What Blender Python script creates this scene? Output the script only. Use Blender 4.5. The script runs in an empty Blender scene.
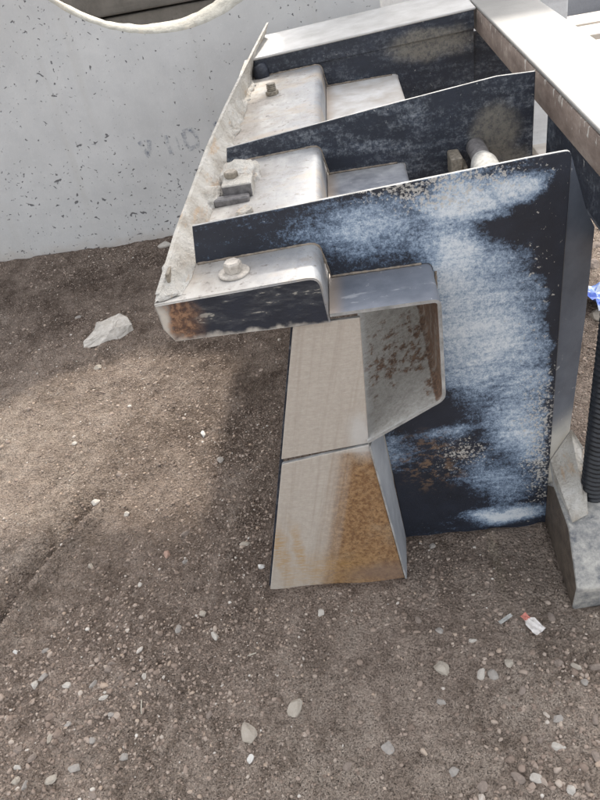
import bpy, bmesh, math, random
import numpy as np
from mathutils import Vector, Matrix, noise as mnoise

random.seed(7)
rng = np.random.default_rng(11)
sc = bpy.context.scene
COL = sc.collection
R = math.radians

# ------------------------------------------------------------------ camera
def unit(v): return np.array(v, float) / np.linalg.norm(v)
cam_y = unit((23.0, -550.0, 700.5))        # world Y seen from the camera (right, down, forward)
cam_z = -unit((189.0, 900.0, 700.5))       # world Z
cam_x = np.cross(cam_y, cam_z)
ROT = np.array([cam_x, cam_y, cam_z])
cam = bpy.data.cameras.new('camera')
cam.sensor_fit = 'VERTICAL'; cam.sensor_height = 24.0; cam.lens = 700.5 / 800 * 24.0
cam.clip_start = 0.02; cam.clip_end = 500
cam_o = bpy.data.objects.new('camera', cam); COL.objects.link(cam_o)
mw = Matrix.Identity(4)
for i in range(3):
    mw[i][0] = ROT[i][0]; mw[i][1] = -ROT[i][1]; mw[i][2] = -ROT[i][2]
mw[2][3] = 1.5
cam_o.matrix_world = mw
sc.camera = cam_o

# ------------------------------------------------------------------ light
SUN = Vector((0.18, 1.117, 1.0)).normalized()
world = bpy.data.worlds.new('World'); sc.world = world; world.use_nodes = True
wn = world.node_tree; wn.nodes.clear()
sky = wn.nodes.new('ShaderNodeTexSky'); sky.sky_type = 'NISHITA'; sky.sun_disc = False
sky.sun_elevation = math.asin(SUN.z); sky.sun_rotation = math.atan2(SUN.x, SUN.y)
sky.air_density = 1.0; sky.dust_density = 4.0; sky.ozone_density = 1.0
bg = wn.nodes.new('ShaderNodeBackground'); bg.inputs['Strength'].default_value = 0.15
wo = wn.nodes.new('ShaderNodeOutputWorld')
hz = wn.nodes.new('ShaderNodeHueSaturation'); hz.inputs['Saturation'].default_value = 0.42   # milky summer haze, whole sky
veil = wn.nodes.new('ShaderNodeMix'); veil.data_type = 'RGBA'; veil.blend_type = 'ADD'; veil.inputs[0].default_value = 1.0
veil.inputs[7].default_value = (2.1, 2.12, 2.15, 1)      # even thin high cloud over the whole sky
wn.links.new(sky.outputs[0], hz.inputs['Color']); wn.links.new(hz.outputs[0], veil.inputs[6]); wn.links.new(veil.outputs[2], bg.inputs[0]); wn.links.new(bg.outputs[0], wo.inputs[0])
sl = bpy.data.lights.new('sun', 'SUN'); sl.energy = 2.0; sl.angle = R(2.6); sl.color = (1.0, 0.95, 0.87)
so = bpy.data.objects.new('sun', sl); COL.objects.link(so)
so.rotation_euler = SUN.to_track_quat('Z', 'Y').to_euler(); so.location = (2, 8, 8)
sc.view_settings.view_transform = 'Standard'; sc.view_settings.look = 'None'
sc.view_settings.gamma = 1.0; sc.view_settings.use_curve_mapping = False
sc.view_settings.exposure = 1.22
sc.render.engine = 'CYCLES'
sc.cycles.use_denoising = True

# ------------------------------------------------------------------ node helper
class MB:
    def __init__(s, name, rough=0.8, metal=0.0, spec=0.4):
        s.m = bpy.data.materials.new(name); s.m.use_nodes = True
        s.nt = s.m.node_tree; s.n = s.nt.nodes; s.n.clear()
        s.out = s.n.new('ShaderNodeOutputMaterial'); s.p = s.n.new('ShaderNodeBsdfPrincipled')
        s.nt.links.new(s.p.outputs[0], s.out.inputs[0])
        s.p.inputs['Roughness'].default_value = rough; s.p.inputs['Metallic'].default_value = metal
        s.p.inputs['Specular IOR Level'].default_value = spec
        s.tc = s.n.new('ShaderNodeTexCoord'); s.P = s.tc.outputs['Object']
    def put(s, inp, v):
        if isinstance(v, bpy.types.NodeSocket): s.nt.links.new(v, inp)
        elif isinstance(v, (tuple, list)) and len(v) == 3 and inp.type == 'RGBA': inp.default_value = (*v, 1)
        else: inp.default_value = v
    def vec(s, sx=1, sy=1, sz=1, v=None, off=(0, 0, 0)):
        k = s.n.new('ShaderNodeMapping'); s.put(k.inputs[0], v or s.P)
        k.inputs['Scale'].default_value = (sx, sy, sz); k.inputs['Location'].default_value = off
        return k.outputs[0]
    def noise(s, scale, detail=4, rough=0.55, v=None, dist=0.0, color=False):
        k = s.n.new('ShaderNodeTexNoise'); s.put(k.inputs['Vector'], v or s.P)
        k.inputs['Scale'].default_value = scale; k.inputs['Detail'].default_value = detail
        k.inputs['Roughness'].default_value = rough; k.inputs['Distortion'].default_value = dist
        return k.outputs['Color' if color else 'Fac']
    def voro(s, scale, v=None, feat='F1', out='Distance', rand=1.0):
        k = s.n.new('ShaderNodeTexVoronoi'); s.put(k.inputs['Vector'], v or s.P); k.feature = feat
        k.inputs['Scale'].default_value = scale; k.inputs['Randomness'].default_value = rand
        return k.outputs[out]
    def rng(s, f, a, b, c=0.0, d=1.0, smooth=True):
        k = s.n.new('ShaderNodeMapRange'); s.put(k.inputs[0], f)
        k.interpolation_type = 'SMOOTHSTEP' if smooth else 'LINEAR'
        for i, x in enumerate((a, b, c, d)): k.inputs[i + 1].default_value = x
        return k.outputs[0]
    def ramp(s, f, stops):
        k = s.n.new('ShaderNodeValToRGB'); s.put(k.inputs[0], f); e = k.color_ramp.elements
        while len(e) < len(stops): e.new(0.5)
        for x, (p, c) in zip(e, stops):
            x.position = p; x.color = (*c, 1) if isinstance(c, (tuple, list)) else (c, c, c, 1)
        return k.outputs[0]
    def mix(s, f, a, b, mode='MIX'):
        k = s.n.new('ShaderNodeMix'); k.data_type = 'RGBA'; k.blend_type = mode
        s.put(k.inputs[0], f); s.put(k.inputs[6], a); s.put(k.inputs[7], b)
        return k.outputs[2]
    def math(s, op, a, b=0.0, clamp=False):
        k = s.n.new('ShaderNodeMath'); k.operation = op; k.use_clamp = clamp
        s.put(k.inputs[0], a); s.put(k.inputs[1], b); return k.outputs[0]
    def vmath(s, op, a, b=None):
        k = s.n.new('ShaderNodeVectorMath'); k.operation = op; s.put(k.inputs[0], a)
        if b is not None: s.put(k.inputs[1], b)
        return k.outputs[1] if op == 'LENGTH' else k.outputs[0]
    def sep(s, v=None):
        k = s.n.new('ShaderNodeSeparateXYZ'); s.put(k.inputs[0], v or s.P); return k.outputs
    def warp(s, scale, amt, detail=4, stretch=(1, 1, 1)):
        c = s.noise(scale, detail, 0.6, s.vec(*stretch), color=True)
        d = s.vmath('SUBTRACT', c, (0.5, 0.5, 0.5)); k = s.n.new('ShaderNodeVectorMath'); k.operation = 'SCALE'
        s.put(k.inputs[0], d); k.inputs[3].default_value = amt
        return s.vmath('ADD', s.P, k.outputs[0])
    def blob(s, c, r, soft=0.5, v=None, rot=0.0):
        """soft ellipse around c with radii r (object space); rot turns it about Y"""
        k = s.n.new('ShaderNodeMapping'); k.vector_type = 'TEXTURE'; s.put(k.inputs[0], v or s.P)
        k.inputs['Location'].default_value = c; k.inputs['Scale'].default_value = r
        k.inputs['Rotation'].default_value = (0, rot, 0)
        return s.rng(s.vmath('LENGTH', k.outputs[0]), 1 + soft, 1 - soft)
    def maxi(s, *a):
        r = a[0]
        for x in a[1:]: r = s.math('MAXIMUM', r, x)
        return r
    def bump(s, h, strength=0.5, dist=0.01, prev=None):
        k = s.n.new('ShaderNodeBump'); s.put(k.inputs['Height'], h)
        k.inputs['Strength'].default_value = strength; k.inputs['Distance'].default_value = dist
        if prev is not None: s.put(k.inputs['Normal'], prev)
        return k.outputs[0]
    def done(s, color=None, rough=None, normal=None, metal=None):
        if color is not None: s.put(s.p.inputs['Base Color'], color)
        if rough is not None: s.put(s.p.inputs['Roughness'], rough)
        if metal is not None: s.put(s.p.inputs['Metallic'], metal)
        if normal is not None: s.put(s.p.inputs['Normal'], normal)
        return s.m

# ------------------------------------------------------------------ materials
MAT = {}
def m_soil():
    b = MB('soil', 0.95, spec=0.15)
    n1 = b.noise(1.6, 5, 0.6); n2 = b.noise(13, 7, 0.7); nc = b.noise(34, 7, 0.72, None, 0.5); n3 = b.noise(150, 4, 0.7); n4 = b.noise(430, 3, 0.7)
    w = b.warp(5, 0.25)
    c = b.ramp(n2, [(0.3, (0.225, 0.170, 0.134)), (0.5, (0.315, 0.245, 0.197)), (0.7, (0.41, 0.33, 0.27))])
    lit_soil = b.maxi(b.blob((-1.25, 1.75, 0), (0.75, 0.6, 3), 0.6, w), b.blob((0.50, 0.72, 0), (0.42, 0.5, 3), 0.7, w),
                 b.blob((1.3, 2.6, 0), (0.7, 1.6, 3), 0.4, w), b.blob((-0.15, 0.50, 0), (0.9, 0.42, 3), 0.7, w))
    c = b.mix(b.math('MULTIPLY', lit_soil, 0.6), c, (0.48, 0.40, 0.322))  # sunlit patches and the lighter open foreground painted into the soil colour
    shade_soil = b.maxi(b.blob((-0.62, 1.75, 0), (0.34, 0.75, 3), 0.7, w), b.blob((-1.2, 3.1, 0), (1.6, 0.5, 3), 0.6, w))
    c = b.mix(b.math('MULTIPLY', shade_soil, 0.72), c, (0.145, 0.105, 0.082))  # shade beside the form and along the wall foot, painted into the soil
    c = b.mix(b.rng(n1, 0.42, 0.62, 0.0, 0.35), c, (0.345, 0.268, 0.212))
    streak = b.blob((0.235, 1.19, 0), (0.012, 0.13, 3), 0.7, b.warp(30, 0.03))
    c = b.mix(b.math('MULTIPLY', streak, 0.6), c, (0.45, 0.38, 0.28))
    X, Y, Z = b.sep()
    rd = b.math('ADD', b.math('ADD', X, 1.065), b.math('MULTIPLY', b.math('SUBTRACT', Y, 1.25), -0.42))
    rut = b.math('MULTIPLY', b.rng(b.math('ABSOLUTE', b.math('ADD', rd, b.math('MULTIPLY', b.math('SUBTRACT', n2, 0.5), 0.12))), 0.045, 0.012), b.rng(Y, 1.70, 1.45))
    c = b.mix(b.math('MULTIPLY', rut, 0.85), c, (0.105, 0.076, 0.059))  # loose dark soil, also painting in the shading of the rut's relief
    packed = b.rng(b.noise(3.2, 5, 0.65, b.vec(1, 0.7, 1, None, (3, 1, 0))), 0.44, 0.60)
    c = b.mix(b.math('MULTIPLY', packed, 0.42), c, (0.41, 0.325, 0.262))
    mott = b.noise(5.0, 7, 0.72, b.vec(1.2, 0.8, 1), 0.8)
    c = b.mix(b.rng(mott, 0.40, 0.56, 0.62, 0.0), c, b.mix(1.0, c, (0.56, 0.53, 0.51), 'MULTIPLY'))
    c = b.mix(b.rng(mott, 0.55, 0.70, 0.0, 0.45), c, (0.50, 0.42, 0.345))
    # clods, grit and single grains
    c = b.mix(b.math('MULTIPLY', b.rng(nc, 0.36, 0.60, 0.75, 0.0), b.rng(packed, 0, 1, 1.0, 0.55)), c, b.mix(1.0, c, (0.50, 0.47, 0.45), 'MULTIPLY'))
    wg = b.warp(90, 0.006)
    k1 = b.voro(140, wg, 'F1', 'Color'); k2 = b.voro(300, wg, 'F1', 'Color')
    g1 = b.sep(k1)[0]; g2 = b.sep(k2)[0]
    soft = b.rng(packed, 0, 1, 1.0, 0.35)
    c = b.mix(b.math('MULTIPLY', b.rng(g1, 0.0, 0.45, 0.30, 0.0), soft), c, b.mix(1.0, c, (0.45, 0.43, 0.41), 'MULTIPLY'))
    c = b.mix(b.rng(g1, 0.88, 1.0, 0.0, 0.45), c, (0.41, 0.335, 0.275))
    c = b.mix(b.math('MULTIPLY', b.rng(g2, 0.0, 0.5, 0.22, 0.0), soft), c, b.mix(1.0, c, (0.45, 0.43, 0.41), 'MULTIPLY'))
    c = b.mix(b.rng(g2, 0.93, 1.0, 0.0, 0.35), c, (0.45, 0.38, 0.315))
    v = b.voro(140, wg); v2 = b.voro(300, wg)
    h = b.math('ADD', b.math('MULTIPLY', n3, 0.7), b.math('ADD', b.math('MULTIPLY', v, -0.9), b.math('MULTIPLY', nc, 1.3)))
    nb = b.bump(h, 1.0, 0.016); nb = b.bump(v2, 0.6, -0.004, nb)
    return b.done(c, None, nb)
def m_pebble(name='pebbles', pale=0.0):
    b = MB(name, 0.88, spec=0.25)
    g = b.n.new('ShaderNodeNewGeometry')
    c = b.ramp(g.outputs['Random Per Island'], [(0.0, (0.145, 0.107, 0.083)), (0.40, (0.235, 0.178, 0.140)), (0.68, (0.305, 0.240, 0.193)),
        (0.85, (0.36, 0.295, 0.242)), (0.93, (0.38, 0.285, 0.21)), (0.975, (0.44, 0.39, 0.335)), (0.995, (0.56, 0.52, 0.46))])
    n = b.noise(180, 4, 0.6)
    c = b.mix(b.rng(n, 0.4, 0.7, 0, 0.6), c, (0.285, 0.218, 0.172))
    return b.done(c, None, b.bump(n, 0.4, 0.002))
def m_stone(name, c0, c1, dust=(0.305, 0.238, 0.19)):
    b = MB(name, 0.85, spec=0.3)
    n = b.noise(45, 6, 0.65); n2 = b.noise(160, 4, 0.7)
    c = b.ramp(n, [(0.35, c0), (0.65, c1)])
    c = b.mix(b.rng(n2, 0.5, 0.72, 0, 0.55), c, dust)
    z = b.sep()[2]
    c = b.mix(b.rng(b.math('ADD', z, b.math('MULTIPLY', n, 0.01)), 0.008, 0.0, 0, 0.8), c, dust)
    return b.done(c, None, b.bump(b.math('ADD', n, b.math('MULTIPLY', n2, 0.4)), 0.6, 0.006))
def m_wall():
    b = MB('cast_concrete', 0.85, spec=0.3)
    n1 = b.noise(1.3, 5, 0.6); n2 = b.noise(9, 6, 0.65); n3 = b.noise(70, 4, 0.6)
    c = b.ramp(n1, [(0.3, (0.45, 0.437, 0.415)), (0.55, (0.53, 0.517, 0.495)), (0.75, (0.59, 0.572, 0.545))])
    c = b.mix(b.rng(n2, 0.35, 0.7, 0, 0.28), c, (0.37, 0.365, 0.36))
    st = b.noise(9, 4, 0.6, b.vec(1, 1, 0.07))
    c = b.mix(b.rng(st, 0.55, 0.75, 0, 0.25), c, (0.40, 0.375, 0.335))
    w = b.warp(6, 0.10)
    tan = b.maxi(b.blob((-0.91, 0, 0.75), (0.075, 2, 0.36), 0.7, w), b.blob((-1.0, 0, 0.05), (0.5, 2, 0.14), 0.8, w),
                 b.blob((-1.55, 0, 0.18), (0.12, 2, 0.22), 0.8, w))
    c = b.mix(b.math('MULTIPLY', tan, 0.5), c, (0.36, 0.29, 0.21))
    rust = b.maxi(b.blob((-0.925, 0, 0.60), (0.016, 2, 0.06), 0.8, b.warp(40, 0.03)), b.blob((-1.48, 0, 0.55), (0.012, 2, 0.012), 0.7))
    c = b.mix(b.math('MULTIPLY', rust, 0.75), c, (0.42, 0.22, 0.07))
    c = b.mix(b.rng(n3, 0.55, 0.75, 0, 0.3), c, (0.60, 0.59, 0.58))
    spl = b.rng(b.math('ADD', b.sep()[2], b.math('MULTIPLY', b.noise(14, 6, 0.7), 0.16)), 0.17, 0.06)
    c = b.mix(b.math('MULTIPLY', spl, 0.55), c, (0.36, 0.30, 0.245))
    # bug holes: irregular specks, denser low down and in patches
    z = b.sep()[2]
    gate = b.math('ADD', b.noise(2.4, 3, 0.6), b.rng(z, 0.2, 1.1, 0.06, -0.07, False))
    p1 = b.noise(21, 3, 0.55, b.vec(1, 1, 1.5), 0.5); p2 = b.noise(58, 2, 0.5, None, 0.6)
    h1 = b.rng(b.math('ADD', p1, b.math('MULTIPLY', gate, 0.30)), 0.832, 0.865)
    h2 = b.rng(b.math('ADD', p2, b.math('MULTIPLY', gate, 0.22)), 0.788, 0.822)
    pit = b.maxi(h1, h2)
    c = b.mix(b.math('MULTIPLY', pit, 0.85), c, (0.085, 0.082, 0.085))
    nb = b.bump(b.math('ADD', b.math('MULTIPLY', n3, 0.4), b.math('MULTIPLY', n2, 0.5)), 0.25, 0.008)
    nb = b.bump(pit, 0.8, -0.006, nb)
    return b.done(c, None, nb)
def m_rim():
    b = MB('broken_rim_concrete', 0.9, spec=0.25)
    n = b.noise(30, 6, 0.7); n2 = b.noise(6, 4)
    c = b.ramp(n, [(0.3, (0.30, 0.28, 0.235)), (0.6, (0.40, 0.375, 0.32)), (0.8, (0.46, 0.435, 0.38))])
    c = b.mix(b.rng(n2, 0.55, 0.7, 0, 0.4), c, (0.50, 0.40, 0.28))
    return b.done(c, None, b.bump(n, 0.8, 0.012))
def m_grey_concrete(name, lo, hi, sc_=6):
    b = MB(name, 0.9, spec=0.25)
    n = b.noise(sc_, 6, 0.65); n2 = b.noise(60, 4, 0.6); st = b.noise(3, 5, 0.6, b.vec(0.25, 1, 5))
    c = b.ramp(n, [(0.3, lo), (0.7, hi)])
    c = b.mix(b.rng(st, 0.45, 0.7, 0, 0.5), c, tuple(x * 0.7 for x in lo))
    c = b.mix(b.rng(n2, 0.6, 0.75, 0, 0.5), c, tuple(x * 0.55 for x in lo))
    return b.done(c, None, b.bump(n2, 0.5, 0.006))
def m_letter():
    b = MB('worn_stencil_paint', 0.8)
    b.done((0.16, 0.19, 0.25))
    t = b.n.new('ShaderNodeBsdfTransparent'); mx = b.n.new('ShaderNodeMixShader')
    f = b.rng(b.math('ADD', b.noise(28, 4, 0.65), b.math('MULTIPLY', b.noise(110, 3, 0.6), 0.35)), 0.56, 0.86, 0.0, 0.4)
    b.nt.links.new(f, mx.inputs[0]); b.nt.links.new(t.outputs[0], mx.inputs[1]); b.nt.links.new(b.p.outputs[0], mx.inputs[2])
    b.nt.links.new(mx.outputs[0], b.out.inputs[0]); return b.m
NAVY = (0.008, 0.0095, 0.015)
def rib_base(b, dustcol=(0.30, 0.36, 0.44)):
    """dark navy paint with fine mineral specks; returns (color, fine speck noise)"""
    n = b.noise(9, 6, 0.7)
    c = b.ramp(n, [(0.3, NAVY), (0.7, (0.017, 0.021, 0.033))])
    return c
def m_rib_near():
    b = MB('near_rib_paint', 0.5, spec=0.5)
    c = rib_base(b)
    w = b.warp(4.5, 0.16, 6, (1, 1, 1.6)); y = -0.72
    pale = b.maxi(b.blob((0.205, y, 0.65), (0.135, 1, 0.20), 0.8, w), b.blob((0.165, y, 0.82), (0.08, 1, 0.12), 0.8, w), b.blob((0.18, y, 0.935), (0.10, 1, 0.06), 0.8, w),
                  b.blob((0.285, y, 0.945), (0.07, 1, 0.03), 0.9, w), b.math('MULTIPLY', b.blob((0.02, y, 0.905), (0.12, 1, 0.05), 0.9, w), 0.75), b.math('MULTIPLY', b.blob((0.305, y, 0.40), (0.065, 1, 0.20), 0.9, w), 0.82),
                  b.blob((0.275, y, 0.055), (0.10, 1, 0.028), 0.7, w), b.math('MULTIPLY', b.blob((0.13, y, 0.37), (0.08, 1, 0.03), 0.9, w), 0.7), b.math('MULTIPLY', b.blob((0.26, y, 0.20), (0.09, 1, 0.09), 0.9, w), 0.52),
                  b.math('MULTIPLY', b.blob((0.01, y, 0.33), (0.05, 1, 0.06), 0.9, w), 0.6))
    dark = b.maxi(b.blob((0.285, y, 0.866), (0.10, 1, 0.034), 0.8, w), b.blob((0.375, y, 0.90), (0.05, 1, 0.12), 0.6, w), b.blob((0.376, y, 0.62), (0.016, 1, 0.28), 0.7, w),
                  b.blob((0.095, y, 0.435), (0.075, 1, 0.05), 0.8, w), b.blob((0.07, y, 0.12), (0.11, 1, 0.07), 0.8, w))
    n1 = b.noise(8, 8, 0.72, b.vec(0.8, 1, 1.3), 0.7); n2 = b.noise(85, 5, 0.75); n3 = b.noise(300, 3, 0.75)
    hz = b.noise(26, 5, 0.72, b.vec(0.16, 1, 2.6))
    cen = lambda q, a: b.math('MULTIPLY', b.math('SUBTRACT', q, 0.5), a)
    grain = b.math('ADD', cen(n1, 1.15), b.math('ADD', cen(n2, 1.2), b.math('ADD', cen(n3, 0.95), cen(hz, 0.6))))
    D = b.math('ADD', b.math('SUBTRACT', b.math('MULTIPLY', pale, 0.92), b.math('MULTIPLY', dark, 0.75)), grain)
    D = b.math('MULTIPLY', D, 0.8, True)
    c = b.mix(b.rng(D, 0.06, 0.26), c, b.ramp(D, [(0.12, (0.030, 0.042, 0.065)), (0.32, (0.085, 0.117, 0.165)), (0.52, (0.23, 0.292, 0.37)), (0.68, (0.40, 0.455, 0.51)), (0.85, (0.60, 0.625, 0.635))]))
    f = D
    # splashed grout specks
    e = b.maxi(b.blob((0.13, y, 0.975), (0.17, 1, 0.045), 0.7, w), b.blob((0.345, y, 0.30), (0.045, 1, 0.24), 0.8, w), b.blob((0.17, y, 0.29), (0.06, 1, 0.05), 0.9, w))
    e2 = b.blob((0.33, y, 0.72), (0.07, 1, 0.30), 0.8)
    sp = b.rng(b.math('ADD', b.noise(150, 5, 0.7), b.math('MULTIPLY', e, 0.20)), 0.68, 0.75)
    sp2 = b.rng(b.math('ADD', b.noise(80, 5, 0.7), b.math('MULTIPLY', e2, 0.085)), 0.71, 0.745)
    c = b.mix(b.math('MULTIPLY', b.maxi(sp, sp2), 0.85), c, (0.47, 0.44, 0.39))
    # rusty scrape low on the left
    ru = b.math('MULTIPLY', b.blob((0.095, y, 0.28), (0.07, 1, 0.075), 0.8, w), b.rng(b.noise(32, 6, 0.75, b.vec(1, 1, 1.8)), 0.50, 0.60))
    c = b.mix(b.math('MULTIPLY', ru, 0.9), c, (0.16, 0.10, 0.06))
    return b.done(c, b.rng(f, 0, 1, 0.55, 0.85), b.bump(grain, 0.25, 0.003))
def m_rib_far(name, mounds=(), dust=0.5):
    b = MB(name, 0.5, spec=0.5)
    c = rib_base(b)
    n1 = b.noise(8, 6, 0.72, b.vec(0.6, 1, 2.2)); n2 = b.noise(90, 5, 0.75); n3 = b.noise(260, 3, 0.7)
    g = b.math('ADD', b.math('MULTIPLY', n1, 0.75), b.math('ADD', b.math('MULTIPLY', n2, 0.35), b.math('MULTIPLY', n3, 0.2)))
    f = b.rng(g, 0.60, 0.92, 0, dust)
    c = b.mix(f, c, b.mix(b.rng(n2, 0.4, 0.6), (0.12, 0.145, 0.185), (0.33, 0.345, 0.36)))
    sp = b.rng(b.noise(60, 3, 0.62, None, 0.5), 0.70, 0.74)
    c = b.mix(b.math('MULTIPLY', sp, 0.6), c, (0.42, 0.40, 0.37))
    w = b.warp(9, 0.06)
    for (x, z, rx, rz) in mounds:
        k = b.math('MULTIPLY', b.blob((x, 0, z), (rx, 5, rz), 0.35, w), b.rng(n2, 0.3, 0.6, 0.35, 1))
        c = b.mix(b.math('MULTIPLY', k, 0.8), c, (0.19, 0.17, 0.135))
    return b.done(c, 0.6, b.bump(g, 0.5, 0.006))
def m_edge():
    b = MB('worn_edge', 0.7, spec=0.4)
    n = b.noise(22, 5, 0.7)
    return b.done(b.ramp(n, [(0.35, (0.17, 0.165, 0.155)), (0.68, (0.40, 0.385, 0.36))]), None, b.bump(n, 0.4, 0.002))
def m_lip():
    b = MB('lip_top_steel', 0.45, spec=0.5)
    X, Y, Z = b.sep()
    n = b.noise(7, 6, 0.65, b.vec(1.3, 0.6, 1)); n2 = b.noise(50, 5, 0.7); n3 = b.noise(3.5, 4, 0.6, b.vec(0.5, 2.2, 1))
    steel = b.ramp(n2, [(0.3, (0.17, 0.18, 0.195)), (0.7, (0.28, 0.29, 0.305))])
    film = b.ramp(n, [(0.3, (0.25, 0.21, 0.168)), (0.5, (0.39, 0.36, 0.318)), (0.7, (0.52, 0.50, 0.465))])
    f = b.rng(b.math('ADD', b.math('MULTIPLY', n3, 0.35), b.math('ADD', b.math('MULTIPLY', n, 0.35), b.math('MULTIPLY', X, -1.1))), 0.36, 0.74)
    c = b.mix(f, steel, film)
    tan = b.rng(b.noise(5, 5, 0.65, b.vec(1, 1.4, 1)), 0.47, 0.66, 0, 0.65)
    c = b.mix(tan, c, (0.35, 0.28, 0.205))
    c = b.mix(b.rng(n2, 0.57, 0.68, 0, 0.8), c, (0.12, 0.10, 0.085))
    gr = b.noise(24, 7, 0.75); c = b.mix(b.rng(gr, 0.50, 0.68, 0, 0.55), c, (0.19, 0.165, 0.14))
    scr = b.noise(30, 4, 0.7, b.vec(1.6, 0.18, 1), 0.8); c = b.mix(b.rng(scr, 0.60, 0.68, 0, 0.4), c, (0.20, 0.20, 0.21))
    return b.done(c, b.rng(f, 0, 1, 0.42, 0.8), b.bump(b.math('ADD', n, b.math('MULTIPLY', n2, 0.4)), 0.25, 0.005))
def m_lip_end():
    b = MB('lip_end_plate', 0.55, spec=0.5)
    c = rib_base(b)
    n = b.noise(26, 5, 0.7, b.vec(0.6, 1, 1.9), 0.35); n2 = b.noise(80, 4, 0.7)
    c = b.mix(b.rng(n, 0.46, 0.66, 0, 0.45), c, (0.10, 0.10, 0.10))
    sc_ = b.rng(n, 0.60, 0.64, 0, 0.6)
    c = b.mix(sc_, c, (0.40, 0.37, 0.31))
    w = b.warp(20, 0.05)
    rust = b.blob((-0.372, -0.86, 0.835), (0.042, 1, 0.06), 0.5, w)
    c = b.mix(b.math('MULTIPLY', rust, b.rng(n2, 0.3, 0.6, 0.5, 1)), c, b.mix(b.rng(n2, 0.4, 0.65), (0.10, 0.045, 0.022), (0.27, 0.15, 0.085)))
    bot = b.maxi(b.blob((-0.25, -0.86, 0.792), (0.2, 1, 0.010), 0.8, w), b.blob((-0.405, -0.86, 0.84), (0.012, 1, 0.07), 0.8, w))
    c = b.mix(b.math('MULTIPLY', bot, 0.85), c, (0.52, 0.47, 0.40))
    return b.done(c, 0.6, b.bump(b.math('ADD', n, n2), 0.4, 0.003))
def m_shelf():
    b = MB('shelf_steel', 0.4, spec=0.5)
    X, Y, Z = b.sep()
    n = b.noise(14, 6, 0.65); n2 = b.noise(90, 4, 0.7); n4 = b.noise(22, 4, 0.7, b.vec(0.25, 1.5, 1), 1.0)
    c = b.ramp(n, [(0.3, (0.115, 0.125, 0.145)), (0.7, (0.19, 0.20, 0.225))])
    c = b.mix(b.rng(n4, 0.60, 0.66, 0, 0.45), c, (0.42, 0.42, 0.42))
    far = b.rng(b.math('ADD', Y, b.math('MULTIPLY', n, 0.4)), -0.15, 0.35)
    c = b.mix(b.math('MULTIPLY', far, 0.9), c, b.ramp(n, [(0.3, (0.46, 0.41, 0.35)), (0.6, (0.60, 0.58, 0.55))]))
    weld = b.rng(b.math('ADD', b.math('ABSOLUTE', b.math('ADD', Y, 0.70)), b.math('MULTIPLY', n, 0.05)), 0.055, 0.02)
    c = b.mix(b.math('MULTIPLY', weld, 0.55), c, (0.30, 0.25, 0.20))
    left = b.rng(X, -0.05, -0.085)
    c = b.mix(b.math('MULTIPLY', left, 0.6), c, (0.36, 0.27, 0.19))
    c = b.mix(b.rng(n2, 0.66, 0.74, 0, 0.7), c, (0.55, 0.53, 0.5))
    return b.done(c, b.rng(n, 0.3, 0.7, 0.32, 0.5), b.bump(n2, 0.15, 0.002))
def m_channel_inner():
    b = MB('channel_inner_face', 0.8, spec=0.3)
    X, Y, Z = b.sep()
    n = b.noise(22, 6, 0.7); n2 = b.noise(110, 5, 0.7); n3 = b.noise(38, 6, 0.72, b.vec(1, 0.8, 1))
    grey = b.ramp(n2, [(0.3, (0.27, 0.25, 0.22)), (0.7, (0.42, 0.40, 0.36))])
    grey = b.mix(b.rng(n, 0.5, 0.7, 0, 0.55), grey, (0.20, 0.18, 0.155))
    rust = b.mix(b.rng(n2, 0.4, 0.62), (0.085, 0.045, 0.026), (0.18, 0.098, 0.055))
    band = b.maxi(b.blob((0.055, -0.60, 0.5), (0.13, 0.13, 1), 0.7), b.blob((0.10, -0.74, 0.5), (0.022, 0.12, 1), 0.6))
    f = b.rng(b.math('ADD', n3, b.math('ADD', b.math('MULTIPLY', band, 0.13), b.math('MULTIPLY', b.noise(9, 3), 0.16))), 0.67, 0.80)
    side = b.rng(b.math('ADD', X, b.math('MULTIPLY', n, 0.012)), 0.106, 0.110)
    f = b.maxi(f, b.math('MULTIPLY', side, b.rng(n, 0.38, 0.5, 0.55, 1)))
    c = b.mix(b.math('MULTIPLY', f, 0.92), grey, rust)
    pale = b.maxi(b.rng(b.math('ADD', X, b.math('MULTIPLY', n, 0.03)), -0.01, -0.035), b.rng(b.math('ADD', Y, b.math('MULTIPLY', n, 0.06)), -0.815, -0.84))
    c = b.mix(b.math('MULTIPLY', pale, 0.6), c, (0.56, 0.55, 0.52))
    return b.done(c, 0.75, b.bump(b.math('ADD', n, n2), 0.4, 0.004))
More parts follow.
